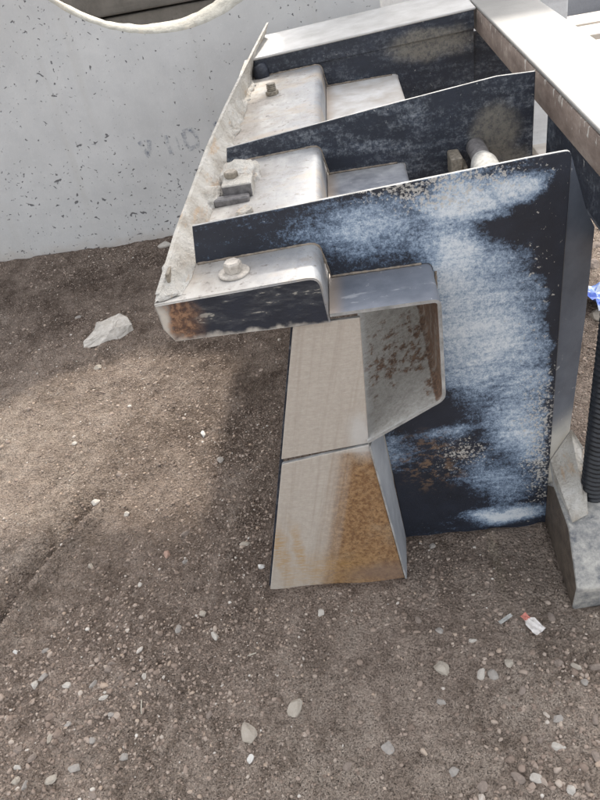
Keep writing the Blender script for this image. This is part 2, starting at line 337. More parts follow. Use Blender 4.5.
def m_foot():
    b = MB('cement_filmed_rusty_plate', 0.8, spec=0.3)
    X, Y, Z = b.sep()
    n = b.noise(11, 6, 0.65); n2 = b.noise(95, 5, 0.72); n5 = b.noise(240, 3, 0.7)
    u = b.math('ADD', X, b.math('MULTIPLY', Z, -0.25))
    k = b.n.new('ShaderNodeCombineXYZ'); b.put(k.inputs[0], u); b.put(k.inputs[2], Z); uv = k.outputs[0]
    tick = b.noise(80, 4, 0.6, b.vec(0.45, 1, 3.0, uv), 1.2); st = b.noise(34, 4, 0.65, b.vec(1.6, 1, 0.045, uv)); st2 = b.noise(120, 3, 0.6, b.vec(1, 1, 0.05, uv))
    tan = b.ramp(n2, [(0.3, (0.345, 0.30, 0.25)), (0.7, (0.43, 0.375, 0.315))])
    tan = b.mix(b.rng(tick, 0.45, 0.62, 0, 0.28), tan, (0.50, 0.45, 0.385))
    tan = b.mix(b.rng(st, 0.48, 0.66, 0, 0.40), tan, (0.30, 0.25, 0.20))
    tan = b.mix(b.rng(st2, 0.52, 0.68, 0, 0.16), tan, (0.32, 0.27, 0.225))
    rust = b.mix(b.rng(n2, 0.35, 0.65), (0.155, 0.078, 0.034), (0.31, 0.185, 0.088))
    rust = b.mix(b.rng(n, 0.48, 0.7, 0, 0.5), rust, (0.31, 0.235, 0.155))
    rust = b.mix(b.rng(n5, 0.54, 0.66, 0, 0.8), rust, (0.085, 0.047, 0.028))
    t = b.math('ADD', u, b.math('ADD', b.math('MULTIPLY', st, 0.05), b.math('MULTIPLY', n, 0.02)))
    f = b.rng(t, -0.228, -0.138)
    foot = b.rng(Z, 0.462, 0.452)                       # the lower piece has lost its film
    up = b.math('MULTIPLY', b.rng(t, -0.165, -0.125, 0, 0.8), b.rng(b.math('ADD', Z, b.math('MULTIPLY', n, 0.25)), 0.78, 0.60))
    c = b.mix(b.math('MULTIPLY', f, foot), tan, rust)
    c = b.mix(b.math('MULTIPLY', up, b.math('SUBTRACT', 1.0, foot)), c, b.mix(b.rng(n2, .4, .6), (0.20, 0.14, 0.11), (0.29, 0.23, 0.19)))
    w = b.warp(14, 0.05)
    pale = b.blob((-0.06, -0.85, 0.50), (0.028, 1, 0.055), 0.6, w)
    c = b.mix(b.math('MULTIPLY', pale, 0.7), c, (0.47, 0.45, 0.42))
    och = b.maxi(b.blob((-0.305, -0.86, 0.14), (0.022, 1, 0.13), 0.7, w), b.blob((-0.255, -0.86, 0.13), (0.014, 1, 0.10), 0.7, w), b.math('MULTIPLY', b.blob((-0.19, -0.86, 0.06), (0.10, 1, 0.06), 0.8, w), 0.8))
    c = b.mix(b.math('MULTIPLY', och, b.rng(tick, 0.42, 0.58, 0.1, 0.75)), c, (0.34, 0.205, 0.075))
    low = b.blob((-0.03, -0.86, 0.035), (0.12, 1, 0.035), 0.7, w)
    c = b.mix(b.math('MULTIPLY', low, 0.6), c, (0.17, 0.12, 0.095))
    return b.done(c, None, b.bump(b.math('ADD', tick, b.math('ADD', n2, n5)), 0.3, 0.002))
def m_pale_steel(name='pale_dusty_steel', a=(0.33, 0.335, 0.34), c2=(0.52, 0.52, 0.515), r=0.5):
    b = MB(name, r, spec=0.5)
    n = b.noise(10, 6, 0.65); n2 = b.noise(80, 4, 0.7)
    c = b.ramp(n, [(0.3, a), (0.7, c2)])
    c = b.mix(b.rng(n2, 0.6, 0.75, 0, 0.5), c, tuple(x * 0.5 for x in a))
    return b.done(c, None, b.bump(n2, 0.25, 0.003))
def m_web():
    b = MB('beam_web_rust', 0.7, spec=0.4)
    X, Y, Z = b.sep()
    n = b.noise(12, 6, 0.68, b.vec(1, 0.6, 1.6)); n2 = b.noise(70, 5, 0.7)
    c = b.ramp(n, [(0.3, (0.105, 0.074, 0.058)), (0.55, (0.20, 0.150, 0.120)), (0.75, (0.31, 0.255, 0.21))])
    sp = b.rng(b.math('ADD', b.noise(50, 4, 0.7, b.vec(1, 1, 0.4)), b.rng(Z, 0.93, 0.99, 0, 0.10, False)), 0.66, 0.72)
    c = b.mix(b.math('MULTIPLY', sp, 0.8), c, (0.45, 0.42, 0.37))
    c = b.mix(b.rng(n2, 0.62, 0.74, 0, 0.6), c, (0.06, 0.04, 0.035))
    return b.done(c, None, b.bump(b.math('ADD', n, n2), 0.4, 0.004))
def m_crust():
    b = MB('splashed_concrete', 0.92, spec=0.2)
    n = b.noise(12, 6, 0.68); n2 = b.noise(60, 5, 0.7)
    c = b.ramp(n, [(0.28, (0.30, 0.26, 0.21)), (0.5, (0.48, 0.445, 0.39)), (0.7, (0.58, 0.555, 0.51))])
    c = b.mix(b.rng(b.noise(9, 4, 0.6, b.vec(3, 0.7, 3)), 0.56, 0.66, 0, 0.6), c, (0.46, 0.32, 0.20))
    c = b.mix(b.rng(n2, 0.62, 0.72, 0, 0.5), c, (0.28, 0.25, 0.22))
    return b.done(c, None, b.bump(b.math('ADD', n, b.math('MULTIPLY', n2, 0.9)), 1.0, 0.015))
def m_flange():
    b = MB('side_flange_paint', 0.42, spec=0.5)
    X, Y, Z = b.sep()
    n = b.noise(9, 6, 0.65); n2 = b.noise(60, 4, 0.7)
    c = b.ramp(n, [(0.3, (0.060, 0.070, 0.088)), (0.7, (0.115, 0.13, 0.155))])
    sp = b.rng(b.noise(42, 4, 0.7, b.vec(1, 1, 0.7), 0.8), 0.655, 0.70)
    c = b.mix(b.math('MULTIPLY', sp, 0.7), c, (0.40, 0.40, 0.39))
    low = b.rng(b.math('ADD', Z, b.math('MULTIPLY', n, 0.12)), 0.46, 0.33)
    c = b.mix(low, c, (0.52, 0.49, 0.43))
    return b.done(c, 0.45, b.bump(n2, 0.2, 0.003))
def m_base(name, dark):
    b = MB(name, 0.7, spec=0.4)
    n = b.noise(30, 7, 0.75); n2 = b.noise(110, 5, 0.75)
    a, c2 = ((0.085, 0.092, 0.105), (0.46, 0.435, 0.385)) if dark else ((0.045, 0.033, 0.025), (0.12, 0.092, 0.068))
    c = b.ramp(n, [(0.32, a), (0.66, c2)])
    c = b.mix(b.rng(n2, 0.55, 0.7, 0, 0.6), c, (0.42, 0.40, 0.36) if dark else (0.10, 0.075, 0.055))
    return b.done(c, None, b.bump(b.math('ADD', n, n2), 0.5, 0.005))
def m_plain(name, col, rough=0.6, var=0.35, scale=40, metal=0.0):
    b = MB(name, rough, metal)
    n = b.noise(scale, 5, 0.65)
    c = b.ramp(n, [(0.3, tuple(x * (1 - var) for x in col)), (0.7, tuple(min(1, x * (1 + var)) for x in col))])
    return b.done(c, None, b.bump(n, 0.3, 0.003))
def m_board():
    b = MB('bleached_board', 0.85, spec=0.25)
    n = b.noise(5, 6, 0.65, b.vec(0.4, 6, 6))
    return b.done(b.ramp(n, [(0.3, (0.42, 0.37, 0.31)), (0.7, (0.55, 0.50, 0.44))]), None, b.bump(n, 0.4, 0.005))
def m_scrap():
    b = MB('printed_card', 0.7)
    X, Y, Z = b.sep(); n = b.noise(60, 3)
    f = b.rng(b.math('ADD', Y, b.math('MULTIPLY', n, 0.012)), 0.018, 0.022)
    return b.done(b.mix(f, b.ramp(n, [(0.3, (0.50, 0.46, 0.42)), (0.7, (0.66, 0.62, 0.58))]), (0.45, 0.17, 0.13)))
def m_wrapper():
    b = MB('blue_plastic_wrapper', 0.3)
    n = b.noise(16, 3, 0.5, None, 1.2)
    return b.done(b.ramp(n, [(0.40, (0.04, 0.09, 0.40)), (0.48, (0.14, 0.24, 0.55)), (0.54, (0.55, 0.60, 0.68))]))

MAT.update(soil=m_soil(), pebbles=m_pebble(), wall=m_wall(), rim=m_rim(), letter=m_letter(), rib1=m_rib_near(),
    rib2=m_rib_far('middle_rib_paint', [(0.36, 0.865, 0.06, 0.06), (0.375, 0.775, 0.06, 0.05)], 0.85), rib3=m_rib_far('far_rib_paint', [(0.30, 0.90, 0.14, 0.05)], 0.5),
    edge=m_edge(), lip=m_lip(), lip_end=m_lip_end(), shelf=m_shelf(), inner=m_channel_inner(), foot=m_foot(),
    pale=m_pale_steel(), side=m_pale_steel('foot_side_paint', (0.26, 0.27, 0.29), (0.46, 0.47, 0.48)),
    endflange=m_pale_steel('end_flange_dust', (0.36, 0.34, 0.31), (0.52, 0.50, 0.47), 0.6), beamtop=m_pale_steel('beam_top_dust', (0.165, 0.157, 0.143), (0.215, 0.206, 0.19), 0.6),
    web=m_web(), crust=m_crust(), flange=m_flange(), basetop=m_base('base_top_paint', True), baseside=m_base('base_side_rust', False),
    rod=m_plain('black_jack_screw', (0.014, 0.015, 0.018), 0.4, 0.5), bolt=m_plain('cement_coated_bolt', (0.40, 0.36, 0.31), 0.7, 0.35, 90),
    stud=m_plain('dull_stud', (0.20, 0.17, 0.13), 0.6, 0.5, 120), lug=m_plain('lug_steel', (0.13, 0.12, 0.115), 0.6, 0.5, 60),
    plastic=m_plain('white_plastic_sleeve', (0.31, 0.30, 0.275), 0.75, 0.4, 45), navy=m_rib_far('navy_plate_paint', [], 0.45),
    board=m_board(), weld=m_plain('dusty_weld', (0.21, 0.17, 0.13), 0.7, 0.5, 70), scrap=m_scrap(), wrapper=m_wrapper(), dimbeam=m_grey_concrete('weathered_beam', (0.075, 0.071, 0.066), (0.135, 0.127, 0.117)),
    panel=m_grey_concrete('plain_panel_concrete', (0.55, 0.545, 0.54), (0.66, 0.655, 0.64)), block=m_grey_concrete('grey_block_concrete', (0.27, 0.275, 0.29), (0.36, 0.365, 0.38), 4),
    rock=m_stone('rock_concrete', (0.40, 0.36, 0.31), (0.55, 0.51, 0.455), (0.38, 0.33, 0.28)), twig=m_plain('dry_twig', (0.40, 0.36, 0.29), 0.8))
STONE = [m_stone('stone_tan', (0.29, 0.25, 0.20), (0.40, 0.355, 0.295)), m_stone('stone_grey', (0.24, 0.215, 0.19), (0.33, 0.30, 0.265)),
         m_stone('stone_pale', (0.37, 0.335, 0.29), (0.48, 0.44, 0.385)), m_stone('stone_brown', (0.17, 0.135, 0.11), (0.25, 0.20, 0.165)),
         m_stone('stone_pink', (0.30, 0.19, 0.145), (0.38, 0.25, 0.19)), m_stone('stone_white', (0.50, 0.475, 0.43), (0.64, 0.61, 0.56))]

# ------------------------------------------------------------------ mesh helpers
def obj(name, bm_or_mesh, mats, parent=None, smooth=False, angle=None):
    if isinstance(bm_or_mesh, bmesh.types.BMesh):
        me = bpy.data.meshes.new(name); bm_or_mesh.to_mesh(me); bm_or_mesh.free()
    else: me = bm_or_mesh
    for m in (mats if isinstance(mats, (list, tuple)) else [mats]): me.materials.append(MAT[m] if isinstance(m, str) else m)
    if smooth or angle:
        for p in me.polygons: p.use_smooth = True
        if angle:
            bm = bmesh.new(); bm.from_mesh(me)
            for e in bm.edges:
                if len(e.link_faces) == 2 and e.calc_face_angle(0) > angle: e.smooth = False
            bm.to_mesh(me); bm.free()
    o = bpy.data.objects.new(name, me); COL.objects.link(o)
    if parent: o.parent = parent
    return o
def tag(o, label=None, cat=None, group=None, kind=None):
    for k, v in (('label', label), ('category', cat), ('group', group), ('kind', kind)):
        if v: o[k] = v
    return o
def empty(name, loc):
    o = bpy.data.objects.new(name, None); o.location = loc; COL.objects.link(o); o.empty_display_size = 0.1
    return o
def prism_xz(poly, y0, y1, bm=None, cap=0, side=0, chamfer=0.0):
    """polygon in XZ extruded from y0 (towards the camera) to y1"""
    bm = bm or bmesh.new()
    a = [bm.verts.new((x, y0, z)) for x, z in poly]; b = [bm.verts.new((x, y1, z)) for x, z in poly]
    f = bm.faces.new(a); f.material_index = cap; g = bm.faces.new(b[::-1]); g.material_index = cap
    n = len(poly)
    for i in range(n):
        h = bm.faces.new((a[(i + 1) % n], a[i], b[i], b[(i + 1) % n])); h.material_index = side
    bmesh.ops.recalc_face_normals(bm, faces=bm.faces)
    if chamfer:
        ed = [e for e in bm.edges if len(e.link_faces) == 2 and e.calc_face_angle(0) > 0.6]
        bmesh.ops.bevel(bm, geom=ed, offset=chamfer, segments=1, affect='EDGES', profile=0.5)
    return bm
def box(bm, x0, x1, y0, y1, z0, z1, mi=0):
    v = [bm.verts.new((x, y, z)) for x in (x0, x1) for y in (y0, y1) for z in (z0, z1)]
    for q in ((0, 1, 3, 2), (4, 6, 7, 5), (0, 4, 5, 1), (2, 3, 7, 6), (0, 2, 6, 4), (1, 5, 7, 3)):
        f = bm.faces.new([v[i] for i in q]); f.material_index = mi
    bmesh.ops.recalc_face_normals(bm, faces=bm.faces)
    return bm
def bevel_all(bm, w=0.003, seg=2, ang=0.6):
    ed = [e for e in bm.edges if len(e.link_faces) == 2 and e.calc_face_angle(0) > ang]
    bmesh.ops.bevel(bm, geom=ed, offset=w, segments=seg, affect='EDGES', profile=0.5); return bm
def fillet(pts, radii, seg=6):
    out = []
    for i, p in enumerate(pts):
        r = radii[i]
        if r <= 0 or i in (0, len(pts) - 1): out.append(p); continue
        p = Vector(p); a = (Vector(pts[i - 1]) - p).normalized(); b = (Vector(pts[i + 1]) - p).normalized()
        half = a.angle(b) / 2; d = r / math.tan(half); s = p + a * d; e = p + b * d
        for k in range(seg + 1):
            t = k / seg; out.append(tuple(s * (1 - t) ** 2 + p * 2 * t * (1 - t) + e * t * t))
    return out
def lathe(bm, prof, c, axis='Z', seg=16, mi=0):
    """prof: list of (radius, height)"""
    rings = []
    for r, h in prof:
        ring = []
        for k in range(seg):
            t = 2 * math.pi * k / seg; u, w = r * math.cos(t), r * math.sin(t)
            p = (c[0] + u, c[1] + w, c[2] + h) if axis == 'Z' else (c[0] + u, c[1] + h, c[2] + w)
            ring.append(bm.verts.new(p))
        rings.append(ring)
    for a, b in zip(rings, rings[1:]):
        for k in range(seg): bm.faces.new((a[k], a[(k + 1) % seg], b[(k + 1) % seg], b[k])).material_index = mi
    bm.faces.new(rings[0][::-1]).material_index = mi; bm.faces.new(rings[-1]).material_index = mi
    bmesh.ops.recalc_face_normals(bm, faces=bm.faces); return bm
def rough_up(bm, amt, scale, seed=0.0):
    for v in bm.verts:
        v.co += mnoise.noise_vector(v.co * scale + Vector((seed, seed * 1.7, 3.1))) * amt
    return bm

# ------------------------------------------------------------------ ground
def vnoise2(x, y, seed):
    tab = np.random.default_rng(seed).random((256, 256))
    xi = np.floor(x).astype(int); yi = np.floor(y).astype(int); fx = x - xi; fy = y - yi
    fx = fx * fx * (3 - 2 * fx); fy = fy * fy * (3 - 2 * fy)
    g = lambda i, j: tab[i % 256, j % 256]
    return (g(xi, yi) * (1 - fx) + g(xi + 1, yi) * fx) * (1 - fy) + (g(xi, yi + 1) * (1 - fx) + g(xi + 1, yi + 1) * fx) * fy - 0.5
def ground_h(x, y):
    x = np.asarray(x, float); y = np.asarray(y, float); h = np.zeros_like(x)
    for f, a, s in ((0.8, 0.022, 1), (2.7, 0.020, 2), (7, 0.010, 3), (17, 0.0105, 4), (43, 0.0062, 5), (95, 0.0026, 6)):
        h += a * vnoise2(x * f + 31.7, y * f + 17.3, s)
    # drag rut running down the left
    d = (x + 1.06) - 0.42 * (y - 1.25) + 0.05 * vnoise2(x * 3, y * 5, 9)
    m = np.clip((1.75 - y) / 0.5, 0, 1) * np.clip((y - 0.2) / 0.4, 0, 1)
    h += m * (0.042 * np.exp(-((d - 0.05) / 0.03) ** 2) - 0.036 * np.exp(-((d + 0.005) / 0.032) ** 2) + 0.014 * np.exp(-((d + 0.09) / 0.03) ** 2))
    d2 = (y - 3.0) - 0.30 * (x + 1.5); h += 0.016 * np.exp(-(d2 / 0.05) ** 2) * np.exp(-((x + 1.45) / 0.5) ** 2)
    # soil banked against the wall foot, levelled under the form
    h += 0.02 * np.exp(-np.abs(y - 3.46) / 0.08) * (x < 0.3)
    keep = np.clip(np.maximum.reduce([np.abs(x - 0.1) / 0.6, np.abs(y - 2.0) / 1.15]) - 0.75, 0, 0.4) / 0.4
    h = h * (0.30 + 0.70 * keep)
    heap = 0.55 + 1.9 * (vnoise2(x * 16, y * 16, 41) + 0.2)
    inx = lambda a, b_: np.clip((x - a) / 0.03, 0, 1) * np.clip((b_ - x) / 0.03, 0, 1)
    h = h + heap * (0.008 * np.exp(-((y - 1.126) / 0.022) ** 2) * inx(-0.40, 0.02) + 0.008 * np.exp(-((y - 1.264) / 0.024) ** 2) * inx(0.0, 0.39)
        + 0.012 * np.exp(-((x - 0.372) / 0.02) ** 2) * np.clip((y - 1.0) / 0.03, 0, 1) * np.clip((1.3 - y) / 0.03, 0, 1) + 0.012 * np.exp(-((y - 1.0) / 0.02) ** 2) * inx(0.37, 0.65))
    far = np.clip((np.hypot(x + 0.5, y - 2) - 3) / 4, 0, 1)
    return h * (1 - far)
def axis(lo, hi, step, far_lo, far_hi):
    c = list(np.arange(lo, hi + step / 2, step)); a = []; s = step; p = lo
    while p > far_lo: s *= 1.25; p -= s; a.append(p)
    q = hi; s = step; b = []
    while q < far_hi: s *= 1.25; q += s; b.append(q)
    return np.array(a[::-1] + c + b)
def mesh_np(name, co, faces):
    """co (n,3); faces (m,k)"""
    me = bpy.data.meshes.new(name); n, (m, k) = len(co), faces.shape
    me.vertices.add(n); me.vertices.foreach_set('co', co.astype(np.float32).ravel())
    me.loops.add(m * k); me.loops.foreach_set('vertex_index', faces.astype(np.int32).ravel())
    me.polygons.add(m); me.polygons.foreach_set('loop_start', np.arange(0, m * k, k, dtype=np.int32))
    me.update(calc_edges=True); me.validate(); return me
def build_ground():
    xs = axis(-2.5, 1.3, 0.009, -150, 150); ys = axis(0.35, 3.6, 0.009, -150, 150)
    gx, gy = np.meshgrid(xs, ys); co = np.c_[gx.ravel(), gy.ravel(), ground_h(gx, gy).ravel()]
    nx, ny = len(xs), len(ys); i = np.arange(nx * ny).reshape(ny, nx)
    f = np.c_[i[:-1, :-1].ravel(), i[:-1, 1:].ravel(), i[1:, 1:].ravel(), i[1:, :-1].ravel()]
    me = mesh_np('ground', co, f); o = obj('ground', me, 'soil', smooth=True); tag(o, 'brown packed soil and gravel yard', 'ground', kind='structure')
build_ground()

# ico meshes for pebbles
def ico(sub):
    bm = bmesh.new(); bmesh.ops.create_icosphere(bm, subdivisions=sub, radius=1.0)
    v = np.array([x.co[:] for x in bm.verts]); f = np.array([[q.index for q in p.verts] for p in bm.faces]); bm.free(); return v, f
def pebble_field(name, n, sub, rlo, rhi, dens, seed, alpha=2.6):
    g = np.random.default_rng(seed); V, F = ico(sub); P = []
    while len(P) < n:
        k = 40000; x = g.uniform(-2.5, 1.6, k); y = g.uniform(0.35, 3.46, k)
        p = dens(x, y); ok = g.random(k) < p
        P += list(zip(x[ok], y[ok]))
    P = np.array(P[:n]); r = rlo * (1 - g.random(n) * (1 - (rlo / rhi) ** alpha)) ** (-1 / alpha)
    sx = r * g.uniform(0.8, 1.35, n); sy = r * g.uniform(0.7, 1.1, n); sz = r * g.uniform(0.45, 0.85, n); a = g.uniform(0, 2 * np.pi, n)
    nv = len(V); jit = 1 + g.uniform(-0.28, 0.22, (n, nv)) * (0.35 if sub > 1 else 1)
    L = V[None] * jit[..., None]
    for _ in range(6 if sub > 1 else 2):      # knock flats off each pebble
        nn = g.normal(size=(n, 3)); nn /= np.linalg.norm(nn, axis=1)[:, None]; q = g.uniform(0.4, 0.8, n)
        t = np.einsum('nvk,nk->nv', L, nn) - q[:, None]; L = L - np.clip(t, 0, None)[..., None] * nn[:, None]
    L = L * np.stack([sx, sy, sz], 1)[:, None]
    tilt = g.uniform(-0.4, 0.4, n)[:, None]; lz = L[..., 2] * np.cos(tilt) + L[..., 0] * np.sin(tilt); lx = L[..., 0] * np.cos(tilt) - L[..., 2] * np.sin(tilt)
    c, s = np.cos(a)[:, None], np.sin(a)[:, None]
    X = lx * c - L[..., 1] * s + P[:, 0:1]; Y = lx * s + L[..., 1] * c + P[:, 1:2]
    Z = lz + (ground_h(P[:, 0], P[:, 1]) + sz * g.uniform(-0.55, 0.30, n))[:, None]
    co = np.stack([X, Y, Z], -1).reshape(-1, 3)
    f = (F[None] + (np.arange(n) * nv)[:, None, None]).reshape(-1, 3)
    return mesh_np(name, co, f)
def outside(x, y):   # not where steel, wall or the near-wall foot stands
    return ~(((x > -0.37) & (x < 0.0) & (y > 1.12) & (y < 3.1)) | ((x > 0.0) & (x < 0.40) & (np.abs(y - 1.285) < 0.02)) | ((x > 0.37) & (x < 0.66) & (y > 0.99) & (y < 1.36)))
def dens_fine(x, y):
    d = 0.35 + 1.3 * vnoise2(x * 2.3 + 5, y * 2.3, 21) + 0.5 * vnoise2(x * 9, y * 9 + 3, 22)
    d += 0.25 * np.exp(-((x - 0.4) ** 2 + (y - 0.75) ** 2) / 0.15) + 0.2 * np.exp(-((x + 0.8) ** 2 + (y - 0.85) ** 2) / 0.10)
    return np.clip(d, 0.05, 1) * outside(x, y)
def dens_mid(x, y):
    d = 0.05 + 0.95 * np.exp(-((x - 0.40) ** 2 / 0.05 + (y - 0.68) ** 2 / 0.07)) + 0.7 * np.exp(-((x + 0.82) ** 2 / 0.05 + (y - 0.78) ** 2 / 0.06))
    d *= 0.6 + 1.6 * np.clip(vnoise2(x * 6 + 2, y * 6, 24) + 0.3, 0, 1)
    d += 0.28 * np.clip(vnoise2(x * 3 + 9, y * 3, 23) + 0.05, 0, 1) + 0.35 * ((x > 0.65) & (y > 1.2))
    return np.clip(d, 0, 1) * outside(x, y)
g1 = pebble_field('gravel', 72000, 1, 0.0017, 0.0072, dens_fine, 31, 1.9)
tag(obj('gravel', g1, 'pebbles'), 'fine brown gravel scattered over the soil', 'gravel', kind='stuff')
g2 = pebble_field('coarse_gravel', 6400, 2, 0.0040, 0.0115, dens_mid, 32, 2.4)
tag(obj('coarse_gravel', g2, 'pebbles'), 'coarser loose pebbles lying on the soil', 'gravel', kind='stuff')

# ------------------------------------------------------------------ concrete wall with round hole
WY = 3.48
def build_wall():
    root = empty('concrete_wall', (-1.6, WY, 0)); ox = -1.6
    bm = bmesh.new(); N = 160; x0, x1, z0, z1 = -3.6, 0.17, -0.05, 3.1; th = 0.10
    cf = (-0.745, 1.73, 0.745); cb = (-0.805, 1.692, 0.688); top = 1.92  # hole cut flat above, out of view, to end the sun patch
    def ring(c, ins, t, y, clip=top):
        out = []
        for k in range(N):
            a = 2 * math.pi * k / N; p = Vector((c[0] + (c[2] + ins) * math.cos(a), 0, c[1] + (c[2] + ins) * math.sin(a)))
            j = mnoise.noise(Vector((p.x * 26, p.z * 26, y * 9))) * t + mnoise.noise(Vector((p.x * 7, p.z * 7, y * 3))) * t * 0.5
            p.x += j * math.cos(a); p.z += j * math.sin(a); p.z = min(p.z, clip + ins); out.append(bm.verts.new((p.x - ox, y - WY, p.z)))
        return out
    def outer(y):
        out = []
        for k in range(N):
            a = 2 * math.pi * k / N; c, s = math.cos(a), math.sin(a); t = 1e9
            if c > 1e-9: t = min(t, (x1 - cf[0]) / c)
            if c < -1e-9: t = min(t, (x0 - cf[0]) / c)
            if s > 1e-9: t = min(t, (z1 - cf[1]) / s)
            if s < -1e-9: t = min(t, (z0 - cf[1]) / s)
            out.append(bm.verts.new((cf[0] + c * t - ox, y - WY, cf[1] + s * t)))
        # snap nearest points to the corners
        for cx in (x0, x1):
            for cz in (z0, z1):
                v = min(out, key=lambda q: (q.co.x + ox - cx) ** 2 + (q.co.z - cz) ** 2); v.co.x = cx - ox; v.co.z = cz
        return out
    rings = [outer(WY), ring(cf, 0.012, 0.003, WY), ring(cf, 0.0, 0.006, WY + 0.010), ring(((cf[0] + cb[0]) / 2, (cf[1] + cb[1]) / 2, (cf[2] + cb[2]) / 2), 0, 0.004, WY + 0.05),
             ring(cb, 0, 0.006, WY + th - 0.01), ring(cb, 0.01, 0.004, WY + th), outer(WY + th)]
    for i, (a, b) in enumerate(zip(rings, rings[1:])):
        for k in range(N):
            f = bm.faces.new((a[k], b[k], b[(k + 1) % N], a[(k + 1) % N])); f.material_index = 1 if 1 <= i <= 4 else 0
            f.smooth = 1 <= i <= 4
    for k in range(N):
        a, b = rings[0], rings[-1]; bm.faces.new((a[k], a[(k + 1) % N], b[(k + 1) % N], b[k]))
    bmesh.ops.recalc_face_normals(bm, faces=bm.faces)
    obj('wall_slab', bm, ['wall', 'rim'], root)
    tag(root, 'pale pitted concrete wall with a large round hole, behind the steel form', 'wall')
    # stencilled letters, worn
    def strokes(name, segs, w=0.022):
        b2 = bmesh.new()
        for i, (ax, az, bx, bz) in enumerate(segs):
            d = Vector((bx - ax, bz - az)); n = Vector((-d.y, d.x)).normalized() * w / 2; y = -0.002 - 0.0006 * i
            q = [(ax + n.x, az + n.y), (ax - n.x, az - n.y), (bx - n.x, bz - n.y), (bx + n.x, bz + n.y)]
            b2.faces.new([b2.verts.new((x - ox, y, z)) for x, z in q])
        bmesh.ops.recalc_face_normals(b2, faces=b2.faces); obj(name, b2, 'letter', root)
    strokes('stencilled_letter', [(-1.055, 0.53, -1.028, 0.445), (-1.028, 0.445, -1.005, 0.53)])
    strokes('stencilled_letter', [(-0.922, 0.538, -0.912, 0.447)], 0.022)
    strokes('stencilled_letter', [(-0.868, 0.53, -0.868, 0.455)], 0.010)
    strokes('stencilled_letter', [(-0.83, 0.54, -0.825, 0.465), (-0.83, 0.54, -0.79, 0.55), (-0.79, 0.55, -0.765, 0.51), (-0.765, 0.51, -0.775, 0.465), (-0.775, 0.465, -0.825, 0.455)])
    strokes('stencilled_letter', [(-0.665, 0.56, -0.66, 0.47), (-0.665, 0.555, -0.62, 0.55), (-0.62, 0.55, -0.625, 0.515), (-0.625, 0.515, -0.66, 0.51)])
build_wall()

# things behind the wall
def solid(name, x0, x1, y0, y1, z0, z1, mat, label, cat, group=None, bev=0.012, rot=0.0, rough=0.004):
    o_ = ((x0 + x1) / 2, (y0 + y1) / 2, z0); bm = bmesh.new()
    box(bm, x0 - o_[0], x1 - o_[0], y0 - o_[1], y1 - o_[1], 0, z1 - z0); bevel_all(bm, bev, 2)
    bmesh.ops.subdivide_edges(bm, edges=[e for e in bm.edges if e.calc_length() > 0.5], cuts=12, use_grid_fill=True)
    rough_up(bm, rough, 5, x0)
    o = obj(name, bm, mat); o.location = o_; o.rotation_euler.z = rot
    return tag(o, label, cat, group)
zz = 0.0
names = ['lowest', 'second', 'third', 'upper', 'topmost']
for i, h in enumerate((0.30, 0.26, 0.20, 0.135, 0.26)):
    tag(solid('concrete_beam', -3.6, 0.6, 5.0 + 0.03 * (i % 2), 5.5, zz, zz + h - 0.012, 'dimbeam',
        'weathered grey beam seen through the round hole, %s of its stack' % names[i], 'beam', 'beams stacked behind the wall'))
    zz += h
solid('concrete_wall', 0.19, 1.10, 3.93, 4.08, -0.05, 2.3, 'panel', 'plain pale concrete wall standing just past the pitted wall', 'wall')
solid('grey_block', 1.45, 4.2, 6.6, 7.4, -0.05, 0.85, 'block', 'grey concrete block in shade at the far top right', 'block')
for i, (y0, y1) in enumerate(((5.56, 5.86), (5.22, 5.50), (4.82, 5.08))):
    solid('bleached_board', 1.15, 3.2, y0, y1, 0.20, 0.25, 'board', 'bleached board lying flat past the beam, %s of three' % ('farthest', 'middle', 'nearest')[i], 'board', 'bleached boards past the beam', 0.006, 0.0, 0.003)
for i, x in enumerate((1.35, 2.9)):
    solid('bearer', x, x + 0.1, 4.75, 5.95, 0.0, 0.198, 'board', 'timber bearer under the bleached boards, %s' % ('next to the steel form', 'farther from the steel form')[i], 'timber', None, 0.006)
solid('white_plank', 0.95, 1.25, 3.75, 4.55, 0.0, 0.05, 'board', 'short pale plank on sunny ground beyond the middle rib', 'plank', None, 0.006)

# ------------------------------------------------------------------ the steel form
OY = 2.0; A = 1.14; FAR = 3.10
form = empty('steel_form', (0, OY, 0))
tag(form, 'dark blue steel casting form with ribs, crusted in concrete, standing on the gravel', 'form')
def yy(y): return y - OY
def ztop(x): return 0.885 + 0.040 * (x + 0.41)

# lip box: step profile, end plate towards the viewer
lip_poly = [(-0.393, 0.798), (-0.409, 0.828), (-0.411, 0.884)] + fillet([(-0.411, 0.885), (-0.094, ztop(-0.094)), (-0.0875, 0.797)], [0, 0.024, 0])[1:]
bm = prism_xz(lip_poly, yy(A), yy(FAR), cap=1, side=0)
ed = [e for e in bm.edges if any(f.material_index == 1 for f in e.link_faces) and any(f.material_index == 0 for f in e.link_faces)]
bmesh.ops.bevel(bm, geom=ed, offset=0.003, segments=2, affect='EDGES')
obj('lip', bm, ['lip', 'lip_end'], form, angle=R(40))

